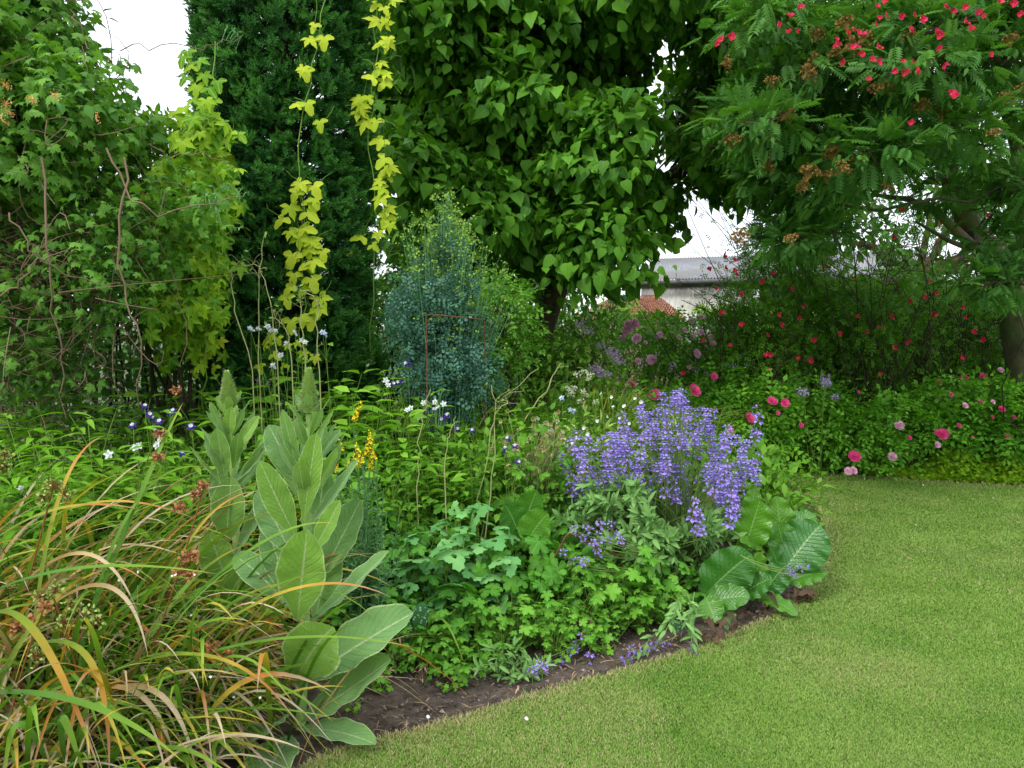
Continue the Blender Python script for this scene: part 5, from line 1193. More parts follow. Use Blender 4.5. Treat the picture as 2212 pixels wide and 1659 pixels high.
# ---------- masterworts / pale heads, mauve rue heads
Bc = Bloom('flower_head', fluff(.03, 40, s=.35, flat=.5), MT['cream']); Bm = Bloom('flower_head', fluff(.055, 70, T_OVAL, .28, .6), MT['mauve'])
flowering('masterwort', 'masterwort with round cream flower heads above the left side of the sage', 'masterwort', (1260, 6.3), Bc, [(1262, 802), (1248, 808), (1275, 808), (1270, 818), (1225, 838), (1240, 838), (1232, 845), (1258, 845), (1236, 852), (1256, 866), (1285, 868), (1265, 853)], 6.0, sc=1.0, up=(0, -.3, 1))
flowering('masterwort', 'masterwort with drooping pale heads between hellebore and sage', 'masterwort', (1210, 5.2), Bc, [(1160, 905), (1180, 915), (1205, 910), (1190, 930), (1215, 935), (1222, 960)], 4.9, sc=.6, up=(0, -.6, .6))
flowering('purple_meadow_rue', 'mauve fluffy-headed meadow rue left of the pink climbing rose', 'meadow rue', (1310, 7.6), Bm, [(1325, 758), (1330, 768), (1290, 802), (1296, 810), (1285, 796), (1300, 745), (1310, 808), (1255, 700), (1275, 715), (1318, 760), (1335, 780)], 7.3, sc=1.2, up=(0, -.2, 1))
# ---------- pale variegated plants and feverfew
VP = Kind([pr_bush('variegated_plant', .75, .28, 460, T_NARROW, .085, 'pale'), pr_bush('variegated_plant', .7, .28, 460, T_OVAL, .045, 'lime')], 'pale variegated plants behind the sage')
for (u, D, s), lb in zip([(1290, 6.1, 1.12), (1350, 6.3, 1.12), (1250, 5.5, 1.05), (1310, 5.4, 1.1), (1240, 4.9, .85), (1400, 6.4, 1.1), (1470, 6.5, 1.05)], ['cream-variegated narrow-leaved plant behind the left part of the sage', 'yellow-green plant beneath the red rose buds above the sage', 'pale narrow-leaved plant right of the hellebore', 'yellow-green feathery plant left of the top of the sage', 'pale narrow-leaved plant touching the left sage flowers', 'yellow-green plant directly behind the sage top', 'cream-variegated plant behind the right shoulder of the sage']): VP.put(u, D, lb, s)
Bd = Bloom('flower', single_bloom(.012), [MT['white'], MT['yellow']])
flowering('feverfew', 'feverfew with tiny white daisies in front of the variegated plants', 'feverfew', (1290, 5.1), Bd, [(1300, 850), (1320, 858), (1372, 862), (1385, 868), (1270, 938), (1262, 925), (1310, 900), (1340, 905), (1350, 878), (1325, 880), (1360, 915), (1290, 910), (1235, 960), (1245, 945)], 4.9, sc=1.)
# ---------- sedge arcs
sg = root('arching_sedge', 'pale arching grass behind the top of the sage', 'grass', gz_(1430, 6.4)); m = M(); n = 150
b = gz_(1430, 6.4) + rv(n, .1) * [1.6, 1, 0]; az = R.random(n) * 6.28; d = np.stack([np.cos(az), np.sin(az), 0 * az], 1); Lh = .5 + .4 * R.random(n)[:, None]
blades(m, b, b + d * .25 * Lh + [0, 0, 1.05], b + d * Lh + [0, 0, .8], .007, [0, 0, 1.0], strap, 8, 3, .2); m.build('leaves', MT['strapg'], sg)
sg = root('arching_sedge', 'clump of upright pale grass beneath the mauve meadow rue heads', 'grass', gz_(1310, 6.8)); m = M(); n = 60
b = gz_(1310, 6.8) + rv(n, .06) * [1, 1, 0]; az = R.random(n) * 6.28; d = np.stack([np.cos(az), np.sin(az), 0 * az], 1); Lh = .25 + .4 * R.random(n)[:, None]
blades(m, b, b + d * .15 * Lh + [0, 0, .9], b + d * Lh + [0, 0, 1.0], .012, [0, 0, 1.0], strap, 8, 3, .2); m.build('leaves', MT['strapg'], sg)
# ---------- mullein
mprof = lambda t: .16 + .84 * math.sin(PI / 2 * min(1, max(0, t - .04) / .52)) ** 1.25 if t < .56 else (max(0, 1 - ((t - .56) / .445) ** 2.1) ** .62 if t < .999 else .03)
def mleaf(rt, b, t_, D0, D1, W, bow=.12, nh=(0, -1, .3), rnd=.5, wave=.09, fold=.3):
    a = P(*b, D0); c = P(*t_, D1); L = np.linalg.norm(c - a); mid = (a + c) / 2 + np.array([0, 0, 1.]) * bow * L
    m = M(); blades(m, a, mid, c, W, nh, mprof, 22, 9, fold, wave=wave, rnd=np.array([rnd])); return m.build('leaf', MT['mull'], rt)
def mull(label, base, top, D, leaves, bracts, spk, seed=0):
    b = gz_(base, D); t_ = P(*top, D); rt = root('mullein', label, 'mullein', b)
    m = M(); pth = bez(b, (b + t_) / 2 + [.02, 0, 0], t_, 14); tube(m, pth, np.linspace(.022, .009, 15), 10); m.build('stem', MT['mullst'], rt)
    for lf in leaves: mleaf(rt, *lf)
    # bracts spiral below and into the spike
    at = lambda f: np.array([np.interp(f * 14, range(15), pth[:, c]) for c in range(3)])
    for k in range(bracts):
        f = .60 + .29 * k / bracts; q = at(f); a = k * 2.4 + seed; s_ = 1 - .72 * (k / bracts); d = np.array([math.cos(a), math.sin(a), 0])
        m = M(); L = .21 * s_ + .03; blades(m, q + d * .008, q + d * L * .55 + [0, 0, L * .45], q + d * L * .75 + [0, 0, L * .9], .055 * s_ + .015, -d + [0, 0, .5], mprof, 8, 5, .25, wave=.12); m.build('leaf', MT['mull'], rt)
    m = M(); n = 330; i = np.arange(n); f = i / n; z0 = at(1 - spk); h = np.linalg.norm(t_ - z0)
    rr = .030 * (1 - f) ** .8 + .003
    az = i * 2.39996; o_ = np.stack([np.cos(az), np.sin(az), 0 * az], 1); p = z0 + (t_ - z0) * (f * 1.03)[:, None] + o_ * (rr * .55)[:, None]
    place(m, T_SAGE, p, o_ * (.8 - .4 * f)[:, None] + [0, 0, .8], -o_ + [0, 0, .6] + rv(n, .15), .038 * (1 - .6 * f) * (.7 + .5 * R.random(n))); 
    place(m, T_ROUND, p + o_ * rr[:, None] * .35, o_ + [0, 0, .6], o_ * .2 + [0, 0, 1.], .017 * (1 - .4 * f)); tube(m, [z0, t_], [.022, .006], 8)
    m.build('flower_spike', MT['mullbud'], rt)
    return rt
C = (0, -1, .3)
Yg, Gr = .92, .08
mull('tall velvety mullein with a budding spike, the right-hand and larger of two', 632, (667, 800), 3.0, [
    ((645, 1480), (893, 1324), 2.98, 2.84, .205, .03, (-.25, -.75, .9), Gr), ((643, 1560), (845, 1424), 3.0, 2.84, .18, -.03, (-.2, -.6, 1), .3), ((640, 1575), (812, 1608), 2.95, 2.75, .11, .10, (.1, -.4, 1), .2),
    ((622, 1545), (492, 1640), 2.95, 2.60, .24, .02, (-.5, -.75, .8), .2), ((626, 1590), (560, 1720), 2.9, 2.55, .18, .12, (-.1, -.8, 1), .3),
    ((634, 1480), (722, 1355), 2.95, 2.70, .22, .12, (.25, -1, .35), Yg), ((642, 1340), (664, 1143), 2.93, 2.80, .185, -.02, (.0, -1, .12), Yg), ((668, 1345), (840, 1190), 2.98, 2.9, .11, -.05, (-.5, -.5, 1), .15),
    ((690, 1250), (780, 1078), 3.08, 3.08, .15, -.03, (-.5, -1, .1), Gr), ((672, 1195), (735, 1080), 2.97, 2.88, .08, -.06, (-.3, -1, .3), Yg), ((642, 1165), (561, 995), 2.96, 2.86, .105, -.05, (.4, -1, .2), .75),
    ((655, 1125), (684, 935), 2.95, 2.85, .095, .0, (-.1, -1, .1), Yg), ((648, 1045), (580, 918), 3.04, 3.08, .11, -.02, (.3, -1, .1), Gr), ((646, 1025), (610, 884), 2.97, 2.93, .05, -.05, (.5, -1, .2), .5),
    ((662, 1140), (774, 993), 2.98, 2.9, .07, -.08, (-.5, -.7, .8), Gr), ((668, 1010), (737, 927), 3.03, 3.05, .06, -.04, (-.4, -1, .5), Gr), ((680, 1210), (700, 1010), 3.1, 3.14, .14, 0, (.0, -1, .1), Gr),
    ((635, 1210), (560, 1055), 3.08, 3.16, .13, .0, (.3, -1, .2), Gr), ((622, 1310), (506, 1200), 3.06, 3.16, .12, .12, (.3, -.9, .6), Gr), ((680, 1340), (720, 1170), 3.06, 3.12, .15, 0, (-.1, -1, .2), .3), ((630, 1300), (575, 1130), 3.08, 3.14, .12, 0, (.2, -1, .2), Gr)], 24, .115)
mull('shorter velvety mullein with a budding spike, the left-hand of two', 500, (490, 806), 3.42, [
    ((484, 938), (453, 868), 3.38, 3.34, .035, -.05, (.5, -1, .3), .5), ((494, 948), (500, 878), 3.36, 3.3, .055, 0, (0, -1, .1), Yg), ((496, 985), (560, 898), 3.38, 3.33, .065, -.08, (-.4, -.9, .3), Yg),
    ((487, 1040), (468, 925), 3.36, 3.28, .085, 0, (.15, -1, .1), .6), ((502, 1045), (578, 962), 3.38, 3.35, .055, -.07, (-.6, -.8, .5), Gr), ((488, 1180), (500, 1030), 3.34, 3.26, .145, 0, (.1, -1, .1), .5),
    ((505, 1200), (582, 1062), 3.36, 3.32, .09, -.07, (-.6, -.8, .5), Gr), ((495, 1275), (452, 1150), 3.32, 3.22, .15, .03, (.1, -1, .3), Yg), ((490, 1130), (468, 1010), 3.43, 3.45, .10, 0, (.3, -1, .1), Gr),
    ((495, 1400), (520, 1230), 3.36, 3.22, .18, .02, (0, -1, .2), .7), ((490, 1400), (410, 1260), 3.4, 3.32, .15, .1, (.3, -1, .5), Gr), ((505, 1420), (600, 1330), 3.36, 3.2, .16, .05, (-.2, -1, .5), .3), ((500, 1500), (600, 1460), 3.3, 3.12, .17, .1, (-.2, -.8, .9), .4)], 22, .10, 1.)
# ---------- strap-leaved clumps
def straps(label, u0, D, n, wu, L0, L1, azc, azs, seed, mixp=(.46, .26, .28), low=0):
    b0 = gz_(u0, D); rt = root('strap_leaved_clump', label, 'strap-leaved plant', b0, 'strap-leaved clumps')
    cat = R.random(n); names = ('green_leaves', 'orange_leaves', 'withered_leaves'); mats = ('strapg', 'strapo', 'strapd'); cum = np.cumsum((0,) + mixp)
    for k in range(3):
        ii = int(n * mixp[k]); m = M()
        b = b0 + rv(ii, 1) * [wu, .16, 0]; az = np.radians(azc + azs * R.normal(size=ii)); d = np.stack([np.cos(az), -np.sin(az), 0 * az], 1)
        L = (L0 + (L1 - L0) * R.random(ii) ** 1.2)[:, None]; up = (.66 + .24 * R.normal(size=ii)).clip(.2, 1.05)[:, None]
        drop = (R.random(ii)[:, None] ** 1.3) * (1.15 if k != 2 else 1.5)
        P1 = b + d * L * .28 + np.array([0, 0, 1.]) * L * up * .85
        P2 = b + d * L * (.62 + .25 * R.random((ii, 1))) + np.array([0, 0, 1.]) * L * (up * .95 - drop * .75) + rv(ii, .03)
        P2[:, 2] = np.maximum(P2[:, 2], .02)
        nh = -d * .3 + [0, 0, 1] + rv(ii, .35)
        rnd = R.random(ii)
        blades(m, b, P1, P2, (.010 + .013 * R.random(ii)) * (1 if k < 2 else .85), nh, strap, 12, 3, .35, rnd=rnd)
        m.build(names[k], MT[mats[k]], rt)
    return rt
s1 = straps('clump of orange and green arching strap leaves, rear of the group by the left edge', 20, 3.45, 420, .3, .7, 1.2, 10, 50, 1)
s2 = straps('orange-tinted strap-leaved clump in front of the left mullein', 200, 3.15, 480, .3, .65, 1.15, 5, 50, 2)
s3 = straps('green and tan strap-leaved clump in the bottom left corner', 60, 2.75, 430, .28, .5, .95, 15, 55, 3, (.52, .2, .28))
s4 = straps('strap-leaved clump reaching right across the mullein leaves', 320, 2.85, 150, .16, .45, .95, 5, 45, 4, (.55, .2, .25))
s5 = straps('strap-leaved clump at the very left edge with long tan tips', -120, 3.1, 340, .25, .6, 1.15, 10, 45, 5, (.42, .24, .34))
s6 = straps('low green strap-leaved clump at the bottom edge left of the mullein foot', 120, 2.45, 240, .2, .35, .7, 20, 60, 6, (.7, .08, .22))
# hand-set long leaves
m = M(); m2 = M(); m3 = M()
hero = [((330, 1480, 2.7), (620, 1190, 2.55), (845, 1290, 2.5), .02, 1), ((300, 1420, 2.8), (560, 1120, 2.7), (720, 1130, 2.75), .022, 0), ((240, 1500, 2.7), (560, 1330, 2.5), (900, 1400, 2.5), .016, 0), ((150, 1450, 2.7), (330, 1000, 2.8), (395, 870, 3.), .026, 0),
        ((-40, 1290, 2.5), (150, 1200, 2.45), (470, 1240, 2.5), .02, 0), ((-20, 1330, 2.3), (80, 1280, 2.3), (220, 1680, 2.2), .03, 1), ((-60, 1500, 2.3), (200, 1480, 2.2), (400, 1650, 2.2), .028, 0), ((60, 1400, 2.5), (250, 1330, 2.4), (235, 1700, 2.3), .026, 1),
        ((160, 1540, 2.6), (380, 1380, 2.5), (430, 1700, 2.4), .024, 2), ((140, 1520, 2.6), (350, 1400, 2.5), (390, 1720, 2.4), .022, 2), ((250, 1450, 2.6), (500, 1350, 2.5), (640, 1560, 2.5), .018, 1), ((300, 1440, 2.7), (560, 1420, 2.6), (720, 1560, 2.6), .018, 0),
        ((120, 1300, 2.7), (280, 1200, 2.6), (320, 1420, 2.5), .02, 2), ((60, 1250, 2.8), (220, 1120, 2.7), (300, 1330, 2.6), .018, 2), ((-30, 1180, 2.8), (120, 1070, 2.8), (300, 1100, 2.8), .02, 1), ((50, 1160, 2.9), (200, 1040, 2.9), (420, 1120, 2.9), .018, 1), ((100, 1640, 2.3), (20, 1480, 2.3), (10, 1700, 2.25), .03, 0), ((140, 1640, 2.3), (110, 1450, 2.3), (190, 1700, 2.25), .03, 0),
        ((60, 1500, 2.6), (100, 980, 2.9), (230, 940, 3.1), .02, 1), ((160, 1500, 2.6), (250, 980, 2.8), (450, 1010, 3.), .018, 0), ((330, 1350, 2.8), (420, 1080, 2.8), (560, 1060, 2.9), .016, 1)]
for (a, c, d, w_, k) in hero: blades((m, m2, m3)[k], P(*a), P(*c) + [0, 0, .02], P(*d), w_ * .75, [.1, -.55, 1] if k != 2 else [.2, -.9, .6], strap, 16, 3, .3, rnd=np.array([.5]))
m.build('long_green_leaves', MT['strapg'], s4); m2.build('long_orange_leaves', MT['strapo'], s3); m3.build('long_withered_leaves', MT['strapd'], s6)
# seed heads on branched stalks
def seedhead(r, n, s):
    m = M(); d = nrm(R.normal(size=(n, 3)) + [0, 0, .5]); p = d * r * (.5 + .5 * R.random((n, 1))); stems(m, p * 0, p, .0012, .001, .1, mi=0)
    for _ in range(2): place(m, T_ROUND, p, rv(n), rv(n), s, 1)
    return m
SH1 = Bloom('seed_head', seedhead(.035, 30, .009), [MT['twigr'], MT['greenseed']]); SH2 = Bloom('seed_head', seedhead(.026, 26, .011), [MT['dryseed'], MT['dryseed']])
for (u, v, D, k, rt) in ((115, 1050, 2.7, 0, s1), (95, 1075, 2.7, 0, s1), (140, 1070, 2.7, 0, s1), (90, 1290, 2.5, 0, s2), (120, 1275, 2.5, 0, s2), (150, 1310, 2.5, 0, s2), (195, 1325, 2.5, 0, s2), (140, 1345, 2.5, 0, s2), (205, 1345, 2.5, 0, s2), (80, 1420, 2.4, 0, s3), (60, 1345, 2.4, 1, s3), (40, 1360, 2.4, 1, s3), (95, 1315, 2.4, 1, s3), (10, 985, 2.9, 0, s5), (5, 1010, 2.9, 0, s5),
                         (385, 1100, 2.7, 1, s4), (440, 1052, 2.7, 1, s4), (425, 1070, 2.7, 1, s4), (400, 1205, 2.65, 1, s4), (415, 1205, 2.65, 1, s4), (385, 1240, 2.65, 1, s4), (412, 1245, 2.65, 1, s4), (345, 990, 2.8, 1, s2), (345, 940, 2.9, 1, s2), (380, 845, 3.2, 1, s2), (490, 1420, 2.6, 1, s4), (460, 1400, 2.6, 1, s4)):
    (SH1, SH2)[k].put(rt, P(u, v, D), (R.normal() * .3, -.3, 1), 1.05)
for rt, pth in ((s2, [(190, 1560, 2.6), (160, 1400, 2.5), (115, 1290, 2.5)]), (s2, [(160, 1400, 2.5), (200, 1335, 2.5)]), (s3, [(20, 1560, 2.4), (50, 1420, 2.4), (95, 1315, 2.4)]), (s1, [(60, 1260, 2.7), (90, 1150, 2.7), (115, 1050, 2.7)]), (s4, [(330, 1400, 2.7), (380, 1260, 2.65), (400, 1205, 2.65), (440, 1052, 2.7)]), (s4, [(430, 1560, 2.6), (470, 1450, 2.6), (490, 1420, 2.6)])):
    m = M(); tube(m, bez(*[P(*pth[0]), P(*pth[len(pth) // 2]), P(*pth[-1])], 6) if len(pth) > 2 else [P(*x) for x in pth], .003, 5); m.build('flower_stalk', MT['twigr'], rt)
# ---------- herb robert between
HR = Kind([pr_bush('herb_robert', .3, .16, 160, T_GERL, .035, 'gery', 'twigr')], 'herb robert seedlings')
for (u, D, s), lb in zip([(440, 2.85, 1.), (360, 2.75, 1.1), (520, 3.05, .9)], ['fine-leaved red-stemmed weed at the foot of the left mullein', 'fine-leaved red-stemmed weed among the bottom strap leaves', 'fine-leaved red-stemmed weed between the two mullein feet']): HR.put(u, D, lb, s)
Bs = Bloom('flower', single_bloom(.008), [MT['white'], MT['yellow']])
flowering('herb_robert', 'little white star flowers on thin stems in front of the strap leaves', 'wildflower', (420, 2.75), Bs, [(258, 1252), (300, 1235), (372, 1245), (380, 1243), (415, 1330), (505, 1505), (563, 1508), (455, 1462), (420, 1242)], 2.6, r=.0012, leaves=False, sc=.55)
# ---------- lungwort
lw = leafmat('lungwort_leaf', g(.04, .13, .06), g(.06, .16, .07), .15, .6)
nt2 = lw.node_tree; 
def spots(mt):
    N, L = mt.node_tree.nodes, mt.node_tree.links; pr = [n for n in N if n.type == 'BSDF_PRINCIPLED'][0]; col = pr.inputs['Base Color'].links[0].from_socket
    tc = N.new('ShaderNodeTexCoord'); vo = N.new('ShaderNodeTexVoronoi'); vo.inputs['Scale'].default_value = 70; L.new(tc.outputs['Object'], vo.inputs['Vector'])
    L.new(mixc(N, L, math_(N, L, 'LESS_THAN', vo.outputs[0], .32), col, g(.4, .5, .4)), pr.inputs['Base Color'])
spots(lw)
for (u, D, lb, lvs) in ((905, 3.6, 'spotted lungwort leaf beside the big mullein leaf', [(900, 1385, 915, 1300), (885, 1400, 860, 1330)]), (1440, 4.0, 'spotted lungwort at the lawn edge under the trailing sage', [(1490, 1415, 1455, 1340), (1450, 1430, 1405, 1405), (1400, 1425, 1440, 1400), (1480, 1400, 1500, 1370)])):
    rt = root('lungwort', lb, 'lungwort', gz_(u, D))
    for (a, b, c, d) in lvs:
        m = M(); blades(m, P(a, b, D), P((a + c) / 2, (b + d) / 2 - 12, D - .05), P(c, d, D - .02), .075, [0, -.8, .6], mprof, 12, 5, .2, wave=.06); m.build('leaf', lw, rt)
# ---------- bergenia
bprof = lambda t: .07 if t < .1 else max(.05, math.sin(PI * min(1, .10 + (t - .1) / .9 * .9)) ** .5 * min(1, .15 + (t - .1) * 4.5))
bg = root('bergenia', 'bergenia with huge glossy round leaves at the lawn corner right of the sage', 'bergenia', gz_(1640, 4.6))
bl_ = [((1611, 1180), (1642, 1080), 4.4, 4.36, .21, .0, (-.3, -1, .4)), ((1691, 1180), (1676, 1072), 4.6, 4.62, .20, .0, (.2, -1, .35)), ((1700, 1150), (1762, 1114), 4.65, 4.66, .15, .10, (-.2, -.7, .9)),
       ((1700, 1225), (1772, 1135), 4.42, 4.46, .30, .08, (-.75, -1, .05)), ((1705, 1230), (1680, 1128), 4.5, 4.46, .21, .0, (.3, -1, .2)), ((1650, 1195), (1600, 1172), 4.4, 4.3, .10, .2, (.1, -.6, 1)),
       ((1523, 1290), (1624, 1198), 4.2, 4.16, .26, .12, (.35, -1, .55)), ((1525, 1305), (1620, 1290), 4.15, 4.08, .15, .15, (.1, -.9, .8)), ((1525, 1295), (1546, 1345), 4.12, 4.02, .14, .15, (-.2, -1, .5)),
       ((1556, 1312), (1582, 1368), 4.1, 4.0, .10, .2, (.3, -1, .4)), ((1633, 1285), (1638, 1192), 4.28, 4.25, .15, .0, (.5, -1, .2)), ((1650, 1280), (1698, 1220), 4.32, 4.3, .16, .06, (-.3, -1, .4)),
       ((1700, 1262), (1786, 1240), 4.42, 4.35, .14, .22, (.0, -.7, .9)), ((1635, 1292), (1722, 1330), 4.25, 4.06, .11, .2, (.1, -.6, 1)), ((1620, 1110), (1632, 1052), 4.6, 4.62, .10, 0, (-.3, -1, .4)), ((1690, 1250), (1665, 1180), 4.45, 4.4, .14, .05, (.3, -1, .6)),
       ((1715, 1235), (1740, 1180), 4.5, 4.5, .15, 0, (.1, -1, .3)), ((1600, 1290), (1668, 1250), 4.22, 4.15, .14, .15, (.0, -.8, .9)), ((1660, 1180), (1655, 1095), 4.68, 4.7, .16, 0, (-.1, -1, .4)), ((1130, 1180), (1185, 1130), 4.25, 4.2, .2, .1, (-.2, -1, .5))]
for (a, t_, D0, D1, W, bow, nh) in bl_[:-1]:
    A = P(*a, D0); Cc = P(*t_, D1); L = np.linalg.norm(Cc - A); mid = (A + Cc) / 2 + [0, 0, bow * L]; m = M()
    ext = A + (A - Cc) * .18; ext[2] = max(ext[2], .03)
    blades(m, ext, mid, Cc, W, nh, bprof, 24, 11, .22, wave=.16, cup=.25 * (R.random() - .2)); m.build('leaf', MT['berg'], bg)
m = M()
for i in range(16):
    a = P(1620 + R.normal() * 60, 1330, 4.25); tube(m, bez(gz_(1640, 4.6), gz_(1640, 4.5) + [0, 0, .15], a + [0, 0, .1], 6), .008, 6)
m.build('stalks', MT['stemg'], bg)
m = M(); n = 28; uu = R.uniform(1500, 1760, n); p = np.array([G(u, 1405 - (u - 1500) * .46, .02 + .05 * R.random()) + [0, .04 + .08 * R.random(), 0] for u in uu]); d = rv(n, .06) * [1, 1, .4]
blades(m, p, p + d * .5 + [0, 0, .03], p + d * 1.1, .02 + .03 * R.random(n), [0, -.6, 1], mprof, 8, 5, .6, wave=.5); m.build('dead_leaves', MT['bergd'], bg)
b2g = root('bergenia', 'single bergenia plant with quilted leaves among the cranesbills left of the sage', 'bergenia', gz_(1150, 4.5))
for (a, t_, D, W) in (((1130, 1190), (1185, 1110), 4.1, .18), ((1125, 1170), (1090, 1090), 4.15, .16), ((1120, 1180), (1160, 1060), 4.25, .17)):
    m = M(); blades(m, P(*a, D), P((a[0] + t_[0]) / 2, (a[1] + t_[1]) / 2 - 20, D), P(*t_, D - .05), W, (0, -1, .5), bprof, 16, 7, .25, wave=.1); m.build('leaf', MT['berg'], b2g)
# ---------- lime shrub behind bergenia
wg = Kind([pr_bush('leafy_bush', .62, .36, 620, T_OVAL, .075, 'mid')], 'light green bushes behind the bergenia')
for (u, D, s), lb in zip([(1655, 5.5, 1.05), (1600, 5.9, 1.15), (1690, 5.2, .75)], ['light green pointed-leaved bush between the bergenia and the lawn', 'light green bush directly behind the right side of the sage', 'low light green bush above the top bergenia leaves']): wg.put(u, D, lb, s)
# ---------- sage
def sage_spike(L, seed, m=None, xf=None):
    m = M(); n = int(L / .034)
    tube(m, [[0, 0, -.05], [0, 0, L * .5], [.004, 0, L]], [.0022, .0018, .001], 4, 2)
    for k in range(n):
        z = L * (k + .3 + R.normal() * .15) / n; s = (1 - .35 * k / n) * (.8 + .4 * R.random())
        for i in range(6):
            a = i * 1.047 + k * .5 + R.normal() * .15; d = np.array([math.cos(a), math.sin(a), 0]); b = d * .005 + [0, 0, z + R.normal() * .003]
            place(m, T_OVAL, [b], [d + [0, 0, .7]], [[-d[0], -d[1], .8]], .016 * s, 1)
            if R.random() < .62:
                place(m, T_OVAL, [b + d * .006 + [0, 0, .004]], [d + [0, 0, .95]], [[-d[0], -d[1], .9]], .021 * s, 0)
                place(m, T_ROUND, [b + d * .010 + [0, 0, .002]], [d + [0, 0, -.35]], [[0, 0, 1.]], .021 * s, 0)
                place(m, T_OVAL, [b + d * .006], [d + [0, 0, .2]], [[d[1], -d[0], .3]], .017 * s, 0)
    return Bloom('flower_spike', m, [MT['salv'], MT['calyx'], MT['sagestg']])
MT['sagestg'] = MT['sagest']
SP = [sage_spike(L, i) for i, L in enumerate((.10, .13, .16, .09))]
sgc = gz_(1450, 4.65); sr = root('sage_bush', 'large sage bush covered in violet-blue flower spikes in the middle right of the bed', 'sage', sgc)
m = M(); st = M()
lob = poly_lobes([(1195, 1080), (1300, 1040), (1500, 1040), (1620, 1100), (1640, 1230), (1560, 1290), (1440, 1310), (1320, 1260), (1210, 1180)], 40, 4.15, 5.0, .08, .15, 95, margin=.6)
lob2 = [(c, r) for c, r in lob]
p, nn = lobes_pts(lob, 520, .9, .3, .2, .4); k = len(p)
# leaves in tufts at shoot ends
tc_ = p[R.choice(k, 480, False)]; o_ = nrm(tc_ - (sgc + [0, 0, .25]))
for i in range(9):
    a = i * .7; n_ = len(tc_); ra = rv(n_, 1); sd = nrm(np.cross(o_, ra)); leafpos = tc_ - o_ * (.012 * i)
    place(m, T_SAGE, leafpos, sd * .8 + o_ * (.9 - .06 * i) + [0, 0, .15], o_ + [0, 0, .4], .065 * (1 + .35 * R.normal(size=n_)).clip(.5, 1.5))
stems(st, np.repeat(sgc[None], len(tc_), 0) + rv(len(tc_), .08) * [1, 1, .0], tc_, .005, .002, .08, seg=6)
m.build('leaves', MT['sage'], sr)
spoly = np.array([(1205, 960), (1240, 935), (1300, 925), (1365, 880), (1420, 838), (1460, 832), (1530, 870), (1560, 905), (1610, 930), (1630, 960), (1640, 1040), (1620, 1095), (1575, 1105), (1540, 1075), (1450, 1060), (1380, 1060), (1320, 1030), (1280, 1050), (1215, 1045)], float)
tries_ = 0; tips = []
while len(tips) < 78:
    c = R.uniform(spoly.min(0), spoly.max(0))
    if inside(c[None], spoly)[0] and all(np.hypot(*((c - t) * [1.25, 1])) > 21.5 for t in tips): tips.append(c)
    tries_ += 1
    if tries_ > 4000: break
tips += [np.array(x) for x in ((1640, 900), (1642, 930), (1636, 880), (1500, 1085), (1510, 1110), (1505, 1140), (1595, 1100), (1640, 985))]
for i, c in enumerate(tips):
    D = 4.25 + .75 * R.random() if c[1] < 1060 else 4.12; q = P(c[0], c[1] , D); b = sgc + rv(1, .1)[0] * [1, 1, 0] + [0, 0, .25]
    ctrl = b * .5 + q * [.5, .5, .55]; ctrl = np.array([b[0] * .35 + q[0] * .65, b[1] * .35 + q[1] * .65, q[2] * .6]); d = nrm(q - ctrl)
    d = nrm(d + [0, -.1, 1.3] + rv(1, .22)[0]); L = (.10, .13, .16, .09)[i % 4]; s0 = q - d * L * 1.0
    tube(st, bez(b, b * .3 + s0 * .7 - d * .04, s0, 7), np.linspace(.003, .002, 8), 4); 
    SP[i % 4].put(sr, s0 + d * .03, d, 1.05)
# spikes deeper inside the bush, one mesh
dm = M()
for i in range(210):
    c = R.uniform(spoly.min(0), spoly.max(0))
    if not inside(c[None], spoly)[0]: continue
    q = P(c[0], c[1] + 12, 4.3 + .8 * R.random()); tube(st, bez(sgc + [0, 0, .3], sgc * .3 + q * .7, q, 5), .0022, 4)
    for z in np.arange(0, .03 + .08 * R.random(), .03):
        for a in np.arange(0, 6.2, 1.05):
            d = np.array([math.cos(a + z * 9), math.sin(a + z * 9), 0]); b_ = q + [0, 0, -z] + d * .008
            place(dm, T_ROUND, [b_ + d * .006], [d + [0, 0, -.2]], [[0, 0, 1.]], .021); place(dm, T_OVAL, [b_], [d + [0, 0, .9]], [[-d[0], -d[1], .9]], .021); place(dm, T_OVAL, [b_], [d + [0, 0, .7]], [[-d[0], -d[1], .8]], .013, 1)
tag(dm.build('inner_flower_spikes', [MT['salv'], MT['calyx']], sr), kind='stuff')
# low side sprays
def spray(rt, stm, base, stop, uvs, D, dirn, lens=(3, 0, 1), sc=.9):
    for i, (u, v) in enumerate(uvs):
        q = P(u, v, D + R.normal() * .03); tube(stm, bez(base, (base + q) / 2 + [0, 0, -.03], q, 6), np.linspace(.003, .002, 7), 4); SP[(3, 3, 0)[i % 3]].put(rt, q, nrm(np.array(dirn) + rv(1, .2)[0]), sc)
spray(sr, st, P(1440, 1200, 4.2), 0, [(1262, 1175), (1282, 1180), (1300, 1172), (1320, 1178), (1338, 1165), (1300, 1140), (1322, 1145), (1345, 1180), (1275, 1150), (1290, 1200), (1250, 1150)], 3.95, (-.35, -.15, .6), sc=.8)
spray(sr, st, P(1400, 1230, 4.1), 0, [(1245, 1225), (1225, 1205), (1258, 1228), (1268, 1222)], 3.9, (-.4, -.2, .7), sc=.85)
spray(sr, st, P(1600, 1200, 4.1), 0, [(1690, 1232), (1700, 1240), (1722, 1232)], 3.95, (.7, -.2, .3), sc=.85)
